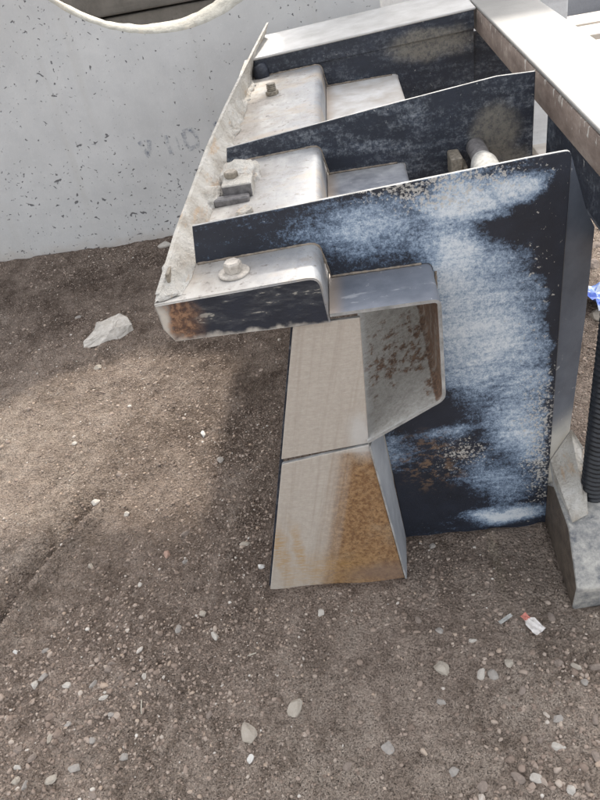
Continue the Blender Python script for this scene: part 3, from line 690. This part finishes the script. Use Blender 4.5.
# channel sheet: shelf, side, bevel
T = 0.007
prof = [(-0.0865, 0.817), (0.122, 0.819), (0.122, 0.580), (-0.047, 0.482)]
po = fillet(prof, [0, 0.016, 0.03, 0])
def offset_poly(pts, t):
    out = []
    for i, p in enumerate(pts):
        a = Vector(pts[max(0, i - 1)]); b = Vector(pts[min(len(pts) - 1, i + 1)]); d = (b - a).normalized()
        out.append((p[0] + d.y * t, p[1] - d.x * t))      # to the right of travel = casting side
    return out
pi_ = offset_poly(po, T)
def sheet(po, pi_, ys, widen=None):
    bm = bmesh.new(); rows = []
    for y in ys:
        rows.append(([bm.verts.new((x + (widen(x, y) if widen else 0), yy(y), z)) for x, z in po], [bm.verts.new((x + (widen(x, y) if widen else 0), yy(y), z)) for x, z in pi_]))
    n = len(po)
    for (o1, i1), (o2, i2) in zip(rows, rows[1:]):
        for k in range(n - 1):
            bm.faces.new((o1[k], o1[k + 1], o2[k + 1], o2[k])).material_index = 0
            bm.faces.new((i1[k], i2[k], i2[k + 1], i1[k + 1])).material_index = 1
        for k in (0, n - 1): bm.faces.new((o1[k], o2[k], i2[k], i1[k])).material_index = 2
    for (o1, i1) in (rows[0], rows[-1]):
        for k in range(n - 1): bm.faces.new((o1[k], o1[k + 1], i1[k + 1], i1[k])).material_index = 2
    bmesh.ops.recalc_face_normals(bm, faces=bm.faces); return bm
wd = lambda x, y: (0.055 * min(1, max(0, (y - 1.95) / 0.4))) if x > -0.02 else 0.0
obj('channel_sheet', sheet(po, pi_, [A, 1.3, 1.6, 1.9, 2.1, 2.4, 2.7, FAR], wd), ['shelf', 'inner', 'edge'], form, angle=R(35))
# upright tapered end plate in two pieces with an open joint between them
bm = prism_xz([(-0.2455, 0.4545), (-0.0475, 0.4765), (-0.031, 0.796), (-0.1605, 0.796)], yy(A) + 0.007, yy(A) + 0.017, cap=0, side=1, chamfer=0.0015); obj('end_plate', bm, ['foot', 'edge'], form)
foot = fillet([(-0.15, 0.4585), (-0.2465, 0.4425), (-0.362, -0.015)], [0, 0.008, 0], 4) + [(-0.002, -0.015), (-0.0475, 0.4735)]
bm = prism_xz(foot, yy(A) + 0.004, yy(A) + 0.014, cap=0, side=1, chamfer=0.0015); obj('foot_plate', bm, ['foot', 'edge'], form)
bm = prism_xz([(-0.160, 0.795), (-0.1645, 0.795), (-0.366, -0.015), (-0.352, -0.015)], yy(A) + 0.018, yy(A) + 0.06); obj('plate_stiffener', bm, 'navy', form)
def quad_plate(name, q, n, t, mats, parent=form):
    """flat plate: corners q (world), thickness t along -n"""
    bm = bmesh.new(); n = Vector(n).normalized()
    a = [bm.verts.new((x, yy(y), z)) for x, y, z in q]; b = [bm.verts.new(v.co - n * t) for v in a]
    bm.faces.new(a).material_index = 0; bm.faces.new(b[::-1]).material_index = 0; k = len(q)
    for i in range(k): bm.faces.new((a[i], b[i], b[(i + 1) % k], a[(i + 1) % k])).material_index = len(mats) - 1
    bmesh.ops.recalc_face_normals(bm, faces=bm.faces); return obj(name, bm, mats, parent)
quad_plate('foot_side', [(-0.044, A + 0.001, 0.470), (0.003, A + 0.001, -0.015), (0.013, 1.277, -0.015), (-0.022, 1.277, 0.462)], (1, 0, 0.1), 0.004, ['side', 'edge'])
quad_plate('casting_skin', [(-0.050, A + 0.02, 0.478), (-0.008, A + 0.02, -0.015), (-0.008, FAR, -0.015), (-0.050, FAR, 0.478)], (-1, 0, 0.1), 0.005, ['inner', 'edge'])

# ribs: plates cut to the profile
def rib(y, top, right, bottom, mat, t=0.009):
    dx = wd(0.1, y)
    lipc = [(x + 0.0012, z + 0.0012) for x, z in lip_poly[3:-1]]
    shc = [(x + (dx if x > -0.02 else 0) + 0.001, z + 0.0012) for x, z in po[1:15]]
    under = [(0.013 if bottom < 0.3 else 0.0, bottom), (-0.018, 0.455), (-0.020, 0.4955)] + shc[::-1] + [(-0.0830, 0.8185)] + [(x + (0.001 if z < 0.86 else 0), z) for x, z in lipc[::-1]] + [(-0.349, 0.8885)]
    under_ = [(0.013 if bottom < 0.3 else 0.0, bottom), (-0.018, 0.455), (-0.020, 0.4955), (0.131 + dx, 0.5735), (0.131 + dx, 0.8255), (-0.082, 0.8245), (-0.085, ztop(-0.09) + 0.004), (-0.349, 0.8885)]
    poly = top + [(right, bottom)] + under
    bm = prism_xz(poly, yy(y), yy(y) + t, cap=0, side=1, chamfer=0.0012)
    return obj('rib', bm, [mat, 'edge'], form)
cor = fillet([(0.30, 1.003), (0.3815, 1.006), (0.3815, 0.90)], [0, 0.012, 0], 4)
rib(1.282, [(-0.336, 0.968)] + cor[:-1], 0.3815, -0.02, 'rib1')
rib(1.86, [(-0.340, 0.928), (0.12, 0.974), (0.359, 0.996), (0.452, 0.993)], 0.452, 0.02, 'rib2')
rib(2.76, [(-0.334, 0.943), (0.452, 0.983)], 0.452, 0.02, 'rib3')
bm = bmesh.new(); box(bm, 0.4535, 0.652, yy(2.775), yy(2.783), -0.02, 0.911); obj('end_closure', bm, 'rib3', form)
# far end angle: upright leg lapped on the far rib and a flat dusty top
bm = prism_xz([(-0.333, 0.9445), (0.452, 0.9845), (0.452, 0.925), (-0.333, 0.893)], yy(2.752), yy(2.759), cap=0, side=1)
obj('angle_leg', bm, ['rib3', 'edge'], form)
bm = prism_xz([(-0.338, 0.9455), (0.458, 0.9855), (0.458, 0.9935), (-0.338, 0.9535)], yy(2.750), yy(3.14), cap=0, side=0, chamfer=0.002)
obj('end_flange', bm, ['endflange'], form)
def bead(name, pts, r, seed):
    bm = bmesh.new(); P = []
    for a, b_ in zip(pts, pts[1:]):
        a, b_ = Vector(a), Vector(b_); k = max(2, int((b_ - a).length / 0.004))
        P += [a.lerp(b_, i / k) for i in range(k)]
    rings = []
    for i, p in enumerate(P):
        q = r * (0.72 + 0.10 * math.cos(i * 1.9) + 0.6 * mnoise.noise(Vector((i * 0.23, seed, 0))))
        d = (P[min(i + 1, len(P) - 1)] - P[max(i - 1, 0)]).normalized(); u = Vector((0, 1, 0)); v = d.cross(u).normalized()
        rings.append([bm.verts.new((p.x + (u * math.cos(t) + v * math.sin(t)).x * q, yy(p.y) + (u * math.cos(t) + v * math.sin(t)).y * q, p.z + (u * math.cos(t) + v * math.sin(t)).z * q)) for t in [k * math.pi / 3 for k in range(6)]])
    for a, b_ in zip(rings, rings[1:]):
        for k in range(6): bm.faces.new((a[k], a[(k + 1) % 6], b_[(k + 1) % 6], b_[k]))
    bm.faces.new(rings[0][::-1]); bm.faces.new(rings[-1]); bmesh.ops.recalc_face_normals(bm, faces=bm.faces)
    return obj(name, bm, 'weld', form, smooth=True)
for i, y in enumerate((1.281, 1.859, 2.751)):
    dx = wd(0.1, y); line = [(-0.345, 0.8885)] + [(x, z + 0.001) for x, z in lip_poly[3:-1]] + [(-0.082, 0.820), (0.105 + dx, 0.821)]
    bead('weld_bead', [(x, y, z) for x, z in line], 0.0034, i * 3.1)
bead('weld_bead', [(0.128, 1.281, 0.80), (0.128, 1.281, 0.60), (0.10, 1.281, 0.566), (-0.015, 1.281, 0.500)], 0.004, 11.0)
# bent side flange right of the near rib
fl = [(0.3835, 1.289, 0.992), (0.3835, 1.289, 0.06), (0.3835, 1.289, 0.03), (0.432, 1.312, 0.27), (0.446, 1.320, 0.62), (0.447, 1.320, 0.83), (0.424, 1.308, 0.875)]
quad_plate('side_flange', [fl[0], fl[2], fl[3], fl[4], fl[5], fl[6]], (0.4, -0.9, 0), 0.006, ['flange', 'edge'])
# channel beam along the right
bm = bmesh.new()
box(bm, 0.4625, 0.652, yy(0.80), yy(2.90), 0.985, 0.996, 0); obj('beam_top', bevel_all(bm, 0.004, 3), 'beamtop', form, angle=R(40))
bm = bmesh.new(); box(bm, 0.4620, 0.4740, yy(0.802), yy(2.89), 0.912, 0.984); obj('beam_web', bevel_all(bm, 0.003, 2), 'web', form, angle=R(40))
bm = bmesh.new(); box(bm, 0.640, 0.651, yy(0.802), yy(2.89), 0.912, 0.984); obj('beam_web', bevel_all(bm, 0.003, 2), 'web', form, angle=R(40))
bm = bmesh.new(); box(bm, 0.4755, 0.4840, yy(1.02), yy(1.82), 0.800, 0.975); obj('side_plate', bevel_all(bm, 0.002, 1), 'navy', form)
bm = bmesh.new(); box(bm, 0.4745, 0.5600, yy(1.02), yy(1.80), 0.793, 0.799); obj('bottom_flange', bevel_all(bm, 0.002, 1), 'navy', form)

# base shoe with jack screw
bp = [(1.02, -0.02), (1.005, 0.092), (1.10, 0.196), (1.235, 0.200), (1.325, 0.12), (1.325, -0.02)]
bm = bmesh.new()
a = [bm.verts.new((0.381, yy(y), z)) for y, z in bp]; b2 = [bm.verts.new((0.62, yy(y), z)) for y, z in bp]
bm.faces.new(a).material_index = 1; bm.faces.new(b2[::-1]).material_index = 1
for i in range(len(bp)):
    bm.faces.new((a[i], b2[i], b2[(i + 1) % len(bp)], a[(i + 1) % len(bp)])).material_index = 0
bmesh.ops.recalc_face_normals(bm, faces=bm.faces); bevel_all(bm, 0.006, 2); obj('base_shoe', bm, ['basetop', 'baseside'], form, angle=R(35))
quad_plate('gusset', [(0.384, 1.245, 0.200), (0.384, 1.284, 0.235), (0.434, 1.300, 0.315), (0.462, 1.285, 0.262), (0.432, 1.130, 0.2015), (0.392, 1.110, 0.2005)], (0.3, -0.6, 0.7), 0.006, ['crust', 'edge'])
bm = bmesh.new(); prf = []
for k in range(58): h = 0.19 + k * 0.0135; prf += [(0.026, h), (0.026, h + 0.005), (0.0305, h + 0.0075), (0.0305, h + 0.0110)]
lathe(bm, prf, (0.463, yy(1.195), 0), 'Z', 20); obj('jack_screw', bm, 'rod', form, smooth=True)

# upright flange along the lip's outer edge with concrete splashed over it
fy = [1.16, 1.22, 1.35, 1.55, 1.87, 2.2, 2.5, 2.8, 3.10]
ft = [(-0.409, 0.896), (-0.395, 0.922), (-0.396, 0.930), (-0.396, 0.932), (-0.396, 0.936), (-0.380, 0.948), (-0.358, 0.962), (-0.33, 0.982), (-0.298, 1.004)]
bm = bmesh.new(); rows = []
for y, (x, z) in zip(fy, ft):
    rows.append([bm.verts.new(p) for p in ((-0.360, yy(y), 0.8865), (x, yy(y), z), (x + 0.009, yy(y), z + 0.001), (-0.3495 if y > 1.2 else -0.372, yy(y), 0.8875))])
for r1, r2 in zip(rows, rows[1:]):
    for k in range(4): bm.faces.new((r1[k], r1[(k + 1) % 4], r2[(k + 1) % 4], r2[k]))
bm.faces.new(rows[0]); bm.faces.new(rows[-1]); bmesh.ops.recalc_face_normals(bm, faces=bm.faces)
obj('lip_flange', bm, 'crust', form)
def crust_strip(y0, y1, xo, w0, h0, seed, n=90, m=12):
    bm = bmesh.new(); rows = []
    for i in range(n + 1):
        t = i / n; y = y0 + (y1 - y0) * t; e = min(1, t / 0.06, (1 - t) / 0.08)
        q = Vector((0, y * 9, seed)); w = w0(y) * (0.72 + 0.55 * mnoise.noise(q)) * (0.3 + 0.7 * e); h = h0(y) * (0.75 + 0.6 * mnoise.noise(q + Vector((5, 3, 1)))) * e + 0.001
        row = []
        for k in range(m + 1):
            a = math.pi * k / m; x = xo(y) + w * 0.5 * (1 - math.cos(a)); z = 0.886 + h * (math.sin(a) ** 0.6) * (1.05 - 0.55 * k / m) + 0.02 * (x + 0.41)
            p = Vector((x, yy(y), z)); p += mnoise.noise_vector(p * 34) * 0.006 + mnoise.noise_vector(p * 95) * 0.004; row.append(bm.verts.new(p))
        rows.append(row)
    for r1, r2 in zip(rows, rows[1:]):
        for k in range(m): bm.faces.new((r1[k], r1[k + 1], r2[k + 1], r2[k]))
    bmesh.ops.recalc_face_normals(bm, faces=bm.faces); return obj('concrete_crust', bm, 'crust', form, smooth=True)
crust_strip(1.15, 1.275, lambda y: -0.414 + 0.05 * (y - 1.15), lambda y: 0.058, lambda y: 0.010 + 0.15 * (y - 1.15), 1.0, 50)
crust_strip(1.295, 1.85, lambda y: -0.402, lambda y: 0.066, lambda y: 0.022, 4.0, 110)
crust_strip(1.872, 2.74, lambda y: -0.366 + 0.01 * (y - 1.87), lambda y: 0.030, lambda y: 0.016, 8.0, 120)
# crusted lug in the middle bay
def lump(name, c, r, mat, seed, parent=form, sub=4, amt=0.25, sc_=1.6):
    bm = bmesh.new(); bmesh.ops.create_icosphere(bm, subdivisions=sub, radius=1.0)
    for v in bm.verts:
        d = v.co.normalized(); k = 1 + amt * mnoise.noise(d * sc_ + Vector((seed, 0, 0))) + amt * 0.4 * mnoise.noise(d * sc_ * 3 + Vector((0, seed, 0))) + amt * 0.18 * mnoise.noise(d * sc_ * 8 + Vector((0, seed, 0)))
        q = d * k; q.x = math.copysign(abs(q.x) ** 0.75, q.x); q.y = math.copysign(abs(q.y) ** 0.75, q.y)
        v.co = Vector((c[0] + q.x * r[0], yy(c[1]) + q.y * r[1], c[2] + q.z * r[2]))
    return obj(name, bm, mat, parent, smooth=True)
bm = bmesh.new(); box(bm, -0.325, -0.254, yy(1.595), yy(1.66), 0.888, 0.925); rough_up(bevel_all(bm, 0.004, 2), 0.002, 40); bm.normal_update()
for f in bm.faces: f.material_index = 1 if f.normal.z > 0.3 or f.normal.x > 0.7 else 0
lug = obj('clamp_lug', bm, ['lug', 'crust'], form)
bm = bmesh.new(); lathe(bm, [(0.017, 0), (0.017, 0.011), (0.015, 0.014)], (-0.305, yy(1.648), 0.9255), 'Z', 6); obj('nut', bm, 'stud', lug)
lump('concrete_crust', (-0.298, 1.725, 0.890), (0.054, 0.055, 0.036), 'crust', 2.0, amt=0.3, sc_=2.2)
lump('concrete_crust', (-0.362, 1.62, 0.890), (0.030, 0.06, 0.022), 'crust', 5.0, amt=0.3, sc_=2.2)
bm = bmesh.new(); box(bm, -0.345, -0.262, yy(1.565), yy(1.593), 0.886, 0.903); obj('lug_foot', rough_up(bevel_all(bm, 0.003, 1), 0.002, 40), 'lug', form)

# bolts on the lip
def bolt(x, y, mat, rw=0.031, rh=0.018, hh=0.02, washer=True, rot=0.3, crusty=0.0):
    z = ztop(x) + 0.001; bm = bmesh.new(); z1 = z + (0.005 if washer else 0)
    lathe(bm, [(rh, 0), (rh, hh * 0.8), (rh * 0.86, hh)], (0, 0, 0), 'Z', 6)
    bmesh.ops.rotate(bm, verts=bm.verts, cent=(0, 0, 0), matrix=Matrix.Rotation(rot, 3, 'Z'))
    bmesh.ops.translate(bm, verts=bm.verts, vec=(x, yy(y), z1))
    if crusty:
        bmesh.ops.subdivide_edges(bm, edges=bm.edges, cuts=3, use_grid_fill=True); rough_up(bm, crusty, 60, x)
    o = obj('bolt', bm, mat, form)
    if washer:
        w = bmesh.new(); lathe(w, [(rw, 0), (rw, 0.003), (rw * 0.95, 0.0045)], (x, yy(y), z), 'Z', 28); obj('washer', w, mat, o, angle=R(40))
    return o
bolt(-0.261, 1.212, 'bolt')
bolt(-0.259, 1.46, 'crust', 0.026, 0.021, 0.024, False, 0.7, 0.006)
b3 = bolt(-0.259, 2.47, 'stud', 0.030, 0.022, 0.012, False, 0.2)
w = bmesh.new(); pr = []
for k in range(4): h = 0.012 + k * 0.006; pr += [(0.013, h), (0.013, h + 0.002), (0.016, h + 0.003), (0.016, h + 0.005)]
lathe(w, pr, (-0.259, yy(2.47), ztop(-0.26)), 'Z', 16); obj('threaded_end', w, 'stud', b3, smooth=True)
bm = bmesh.new(); box(bm, -0.388, -0.381, yy(1.185), yy(1.225), 0.886, 0.922); obj('stop_tab', rough_up(bevel_all(bm, 0.002, 1), 0.003, 40), 'stud', form)
# pipe stub with white sleeve fixed on the middle rib
bm = bmesh.new(); lathe(bm, [(0.021, 0), (0.024, 0.008), (0.024, 0.12)], (0.305, yy(1.738), 0.832), 'Y', 20); st = obj('pipe_stub', bm, 'lug', form, angle=R(40))
bm = bmesh.new(); lathe(bm, [(0.018, 0.0), (0.028, 0.02), (0.034, 0.06), (0.036, 0.10), (0.033, 0.11), (0.033, 0.22), (0.027, 0.25)], (0.303, yy(1.50), 0.832), 'Y', 24); obj('plastic_sleeve', bm, 'plastic', st, angle=R(50))
bm = bmesh.new(); box(bm, 0.232, 0.262, yy(1.79), yy(1.859), 0.78, 0.835); box(bm, 0.2625, 0.275, yy(1.80), yy(1.859), 0.79, 0.805); obj('bracket', rough_up(bevel_all(bm, 0.003, 1), 0.003, 30), 'stud', form)
# grout lumps stuck in the corner at the far lip
lump('concrete_crust', (-0.315, 2.742, 0.905), (0.03, 0.02, 0.03), 'rib3', 3.0, sub=3)

# ------------------------------------------------------------------ stones and litter
def stone_mesh(seed, flat=0.62, sub=3):
    bm = bmesh.new(); bmesh.ops.create_icosphere(bm, subdivisions=sub, radius=1.0); r = random.Random(seed)
    planes = [(Vector((r.gauss(0, 1), r.gauss(0, 1), r.gauss(0, 1))).normalized(), r.uniform(0.5, 0.86)) for _ in range(11)]
    for v in bm.verts:
        d = v.co.normalized(); k = 1.0
        for n, q in planes:
            t = d.dot(n)
            if t > 1e-3: k = min(k, q / t)
        k *= 1 + 0.07 * mnoise.noise(d * 3 + Vector((seed * 3.3, 0, 0))); v.co = d * k; v.co.z = v.co.z * flat + flat * 0.55
    me = bpy.data.meshes.new('stone'); bm.to_mesh(me); bm.free()
    for p in me.polygons: p.use_smooth = False
    return me
SM = {}
def stone(x, y, r, mi, label, group=None, rot=None, sx=1.0, sy=1.0, seed=0, flat=0.62, name='stone'):
    key = (seed % 8, mi, flat)
    if key not in SM:
        me = stone_mesh(seed % 8 + int(flat * 100), flat); me.materials.append(STONE[mi]); SM[key] = me
    o = bpy.data.objects.new(name, SM[key]); COL.objects.link(o)
    o.location = (x, y, float(ground_h(x, y)) - 0.30 * r); o.scale = (r * sx, r * sy, r)
    o.rotation_euler = (0, 0, rot if rot is not None else (seed * 2.399) % 6.28)
    return tag(o, label, 'stone', group)
# object-space noise on scaled stones: scale is in the object, so give them generated-like coordinates
def fix_scaled(m, k):
    nt = m.node_tree; tc = [n for n in nt.nodes if n.type == 'TEX_COORD'][0]
    mp = nt.nodes.new('ShaderNodeVectorMath'); mp.operation = 'SCALE'; mp.inputs[3].default_value = k
    links = [l for l in nt.links if l.from_node == tc]
    socks = [l.to_socket for l in links]
    for l in links: nt.links.remove(l)
    nt.links.new(tc.outputs['Object'], mp.inputs[0])
    for s in socks: nt.links.new(mp.outputs[0], s)
for m in STONE: fix_scaled(m, 0.014)

stone(-0.284, 0.812, 0.026, 0, 'largest tan stone on bare soil below the rusty foot plate, pointed at one end', rot=1.2, sx=1.15, sy=0.72, seed=1)
stone(-0.383, 0.757, 0.029, 0, 'angular tan stone beside a white chip at the bottom, left of the pointed tan stone', rot=1.75, sx=1.1, sy=0.72, seed=2, flat=0.45)
stone(0.058, 0.884, 0.022, 0, 'rounded tan stone in front of the rusty foot plate, left of a white stone', rot=2.3, sx=1.25, sy=0.8, seed=3)
stone(0.141, 0.868, 0.013, 2, 'whitish oval stone right of the rounded tan stone', rot=1.4, sx=1.2, seed=4)
stone(0.168, 0.866, 0.014, 1, 'grey stone touching the whitish oval stone', seed=5)
stone(-0.637, 1.829, 0.016, 5, 'slim white chip lying alone in the shade below the lip', rot=2.0, sx=1.5, sy=0.6, seed=6)
stone(-0.374, 0.702, 0.009, 5, 'small white chip below the angular tan stone at the bottom', rot=1.4, sx=1.3, seed=7)
stone(-1.152, 2.329, 0.022, 0, 'rounded tan stone at the upper edge of the sunny patch', seed=8)
stone(-1.065, 3.405, 0.035, 2, 'pale stone against the foot of the concrete wall', rot=0.2, sx=1.4, sy=0.8, seed=9)
stone(-0.67, 1.298, 0.015, 4, 'pinkish stone among gravel at left of the foot plate', seed=10)
stone(-0.389, 1.222, 0.012, 5, 'white stone close to the left edge of the foot plate', seed=11)
stone(-0.079, 0.715, 0.016, 1, 'flat dark grey stone near the bottom edge, in bare soil', seed=12, flat=0.45)
stone(-0.897, 1.658, 0.014, 3, 'dark stone on the shaded edge of the sunny patch', seed=13)
rest = [(-0.629, 1.376), (-0.442, 1.309), (-0.534, 1.088), (-0.729, 1.199), (-0.834, 1.477), (-0.947, 1.013), (-1.031, 1.016), (-0.944, 0.916), (-0.783, 0.902), (-0.745, 0.864), (-0.717, 0.823), (-0.749, 0.766), (-0.857, 0.778), (-0.924, 0.752), (-0.91, 0.713), (-0.906, 0.683), (-0.878, 0.671), (-0.824, 0.684), (-0.775, 0.707), (-0.717, 0.648), (-0.656, 0.914), (-0.713, 0.918), (-0.748, 0.956), (-0.751, 0.937), (-0.789, 0.984), (-0.886, 0.734), (-0.818, 0.805), (-0.87, 0.834), (-0.897, 1.279), (-0.588, 1.039), (-0.611, 1.267), (-0.662, 0.723), (-0.49, 1.011), (-0.479, 0.808), (-0.93, 0.939), (-0.858, 0.91), (0.298, 0.833), (0.209, 0.89), (-0.165, 0.68), (0.317, 0.882), (0.35, 0.87), (0.328, 1.003), (0.221, 0.822), (0.278, 0.754), (0.264, 0.699), (0.357, 0.832), (0.353, 0.75), (0.053, 0.661), (0.046, 0.806), (0.016, 1.019), (-0.223, 1.061), (0.077, 1.244), (0.135, 0.952), (0.065, 0.987), (0.3, 0.62), (0.271, 0.616), (0.392, 0.867), (0.174, 0.644), (0.331, 0.675), (0.102, 0.63), (0.234, 0.715), (0.211, 0.643), (-1.515, 2.517), (-1.349, 2.52), (-1.368, 2.774), (-0.953, 1.543), (-0.558, 1.675), (-1.114, 1.847)]
pr = random.Random(5)
CN = ['tan', 'grey', 'pale', 'brown', 'pinkish', 'white']
for i, (x, y) in enumerate(rest):
    mi = pr.choice([0, 1, 1, 2, 3, 3, 1, 5 if i % 3 == 0 else 2])
    where = 'in the upper left soil' if y > 1.4 else 'in the lower left gravel' if x < -0.38 else 'below the foot plate' if x < 0.14 else 'in the lower right gravel'
    stone(x, y, pr.uniform(0.0085, 0.0140) * (1.25 if y > 1.4 else 1), mi, 'small loose %s stone %s' % (CN[mi], where), 'small %s stones %s' % (CN[mi], where), sx=pr.uniform(0.9, 1.35), sy=pr.uniform(0.7, 1), seed=i + 20)
for i in range(36):   # rubble on the sunny ground beyond the side flange
    x = pr.uniform(0.78, 1.35); y = pr.uniform(1.9, 3.6); mi = pr.choice([0, 2, 1, 3])
    stone(x, y, pr.uniform(0.02, 0.05), mi, '%s rubble stone on the sunny ground right of the form' % CN[mi], '%s rubble right of the form' % CN[mi], sx=pr.uniform(0.9, 1.4), sy=pr.uniform(0.6, 1), seed=i + 100)

# broken concrete chunk: a wedge, thin at one end
def build_chunk():
    pts = [(-.120, -.008, -.005), (-.118, .012, .012), (-.06, -.040, -.005), (-.05, .034, .036), (.02, -.056, -.005), (.03, .055, -.005), (.03, -.026, .050), (-.008, .046, .058), (.10, -.050, -.005),
           (.112, .045, -.005), (.106, -.034, .046), (.098, .044, .072), (.05, .054, .070), (-.018, .050, .060), (.002, .060, .052)]
    bm = bmesh.new(); vs = [bm.verts.new(p) for p in pts]; bmesh.ops.convex_hull(bm, input=vs)
    bmesh.ops.delete(bm, geom=[v for v in bm.verts if not v.link_faces], context='VERTS')
    bmesh.ops.bevel(bm, geom=list(bm.edges), offset=0.006, segments=2, affect='EDGES', profile=0.6)
    bmesh.ops.triangulate(bm, faces=bm.faces); bmesh.ops.subdivide_edges(bm, edges=bm.edges, cuts=3, use_grid_fill=True)
    for v in bm.verts: v.co += mnoise.noise_vector(v.co * 30) * 0.007 + mnoise.noise_vector(v.co * 80) * 0.0045
    k = (Vector((-.022, .040, .064)))
    for v in bm.verts:
        g = (v.co - k).length
        if g < 0.024: v.co.z += 0.018 * (1 - (g / 0.024) ** 2)
    o = obj('concrete_chunk', bm, 'rock', angle=R(50)); o.scale = (1, 1, 0.82); o.location = (-1.16, 2.55, float(ground_h(-1.16, 2.55)) - 0.004); o.rotation_euler = (0, 0, R(32))
    tag(o, 'pale wedge-shaped concrete chunk lying on the soil between wall and sunny patch', 'rubble')
build_chunk()
# card scrap with a red end
def sheet_obj(name, w, l, mat, loc, rot, label, cat, bend=0.3, seed=0.0, outline=None):
    bm = bmesh.new(); n = 10; g = []
    for i in range(n + 1):
        row = []
        for j in range(n + 1):
            u, v = i / n - 0.5, j / n - 0.5; k = outline(v) if outline else 1.0
            x, y = u * w * k, v * l
            z = 0.006 + bend * w * abs(u) * 0.6 + 0.18 * w * mnoise.noise(Vector((u * 4 + seed, v * 5, seed)))
            row.append(bm.verts.new((x, y, z)))
        g.append(row)
    for i in range(n):
        for j in range(n): bm.faces.new((g[i][j], g[i + 1][j], g[i + 1][j + 1], g[i][j + 1]))
    o = obj(name, bm, mat); md = o.modifiers.new('thickness', 'SOLIDIFY'); md.thickness = 0.0008
    o.location = (loc[0], loc[1], float(ground_h(*loc)) + 0.003); o.rotation_euler = (R(8), 0, rot); return tag(o, label, cat)
sheet_obj('card_scrap', 0.030, 0.056, 'scrap', (0.278, 0.985), R(35), 'torn white card scrap with a red end, near the base shoe', 'litter', outline=lambda v: 1.0 if v < 0.1 else 0.55)
sheet_obj('card_sliver', 0.009, 0.036, 'plastic', (0.222, 1.000), R(-62), 'thin white sliver left of the torn card scrap', 'litter')
sheet_obj('plastic_wrapper', 0.16, 0.15, 'wrapper', (0.850, 2.335), R(20), 'crumpled blue and white plastic wrapper on sunny ground right of the form', 'litter', 0.9, 3.0)
def twig(x, y, l, rot, label, rad=0.0016):
    bm = bmesh.new(); seg = 6; rows = []
    for i in range(8):
        t = i / 7 - 0.5; c = Vector((t * l, 0.05 * l * mnoise.noise(Vector((t * 4, x * 9, 0))), rad + 0.002))
        rows.append([bm.verts.new(c + Vector((0, rad * math.cos(6.283 * k / seg), rad * math.sin(6.283 * k / seg))) * (1.1 - 0.5 * abs(t))) for k in range(seg)])
    for a, b in zip(rows, rows[1:]):
        for k in range(seg): bm.faces.new((a[k], a[(k + 1) % seg], b[(k + 1) % seg], b[k]))
    bm.faces.new(rows[0][::-1]); bm.faces.new(rows[-1]); o = obj('twig', bm, 'twig'); o.location = (x, y, float(ground_h(x, y)) + 0.002); o.rotation_euler.z = rot; tag(o, label, 'twig')
twig(-0.645, 0.835, 0.035, R(100), 'short pale twig on the soil at lower left')
twig(-0.39, 0.952, 0.022, R(15), 'tiny pale straw on the soil below the foot plate')
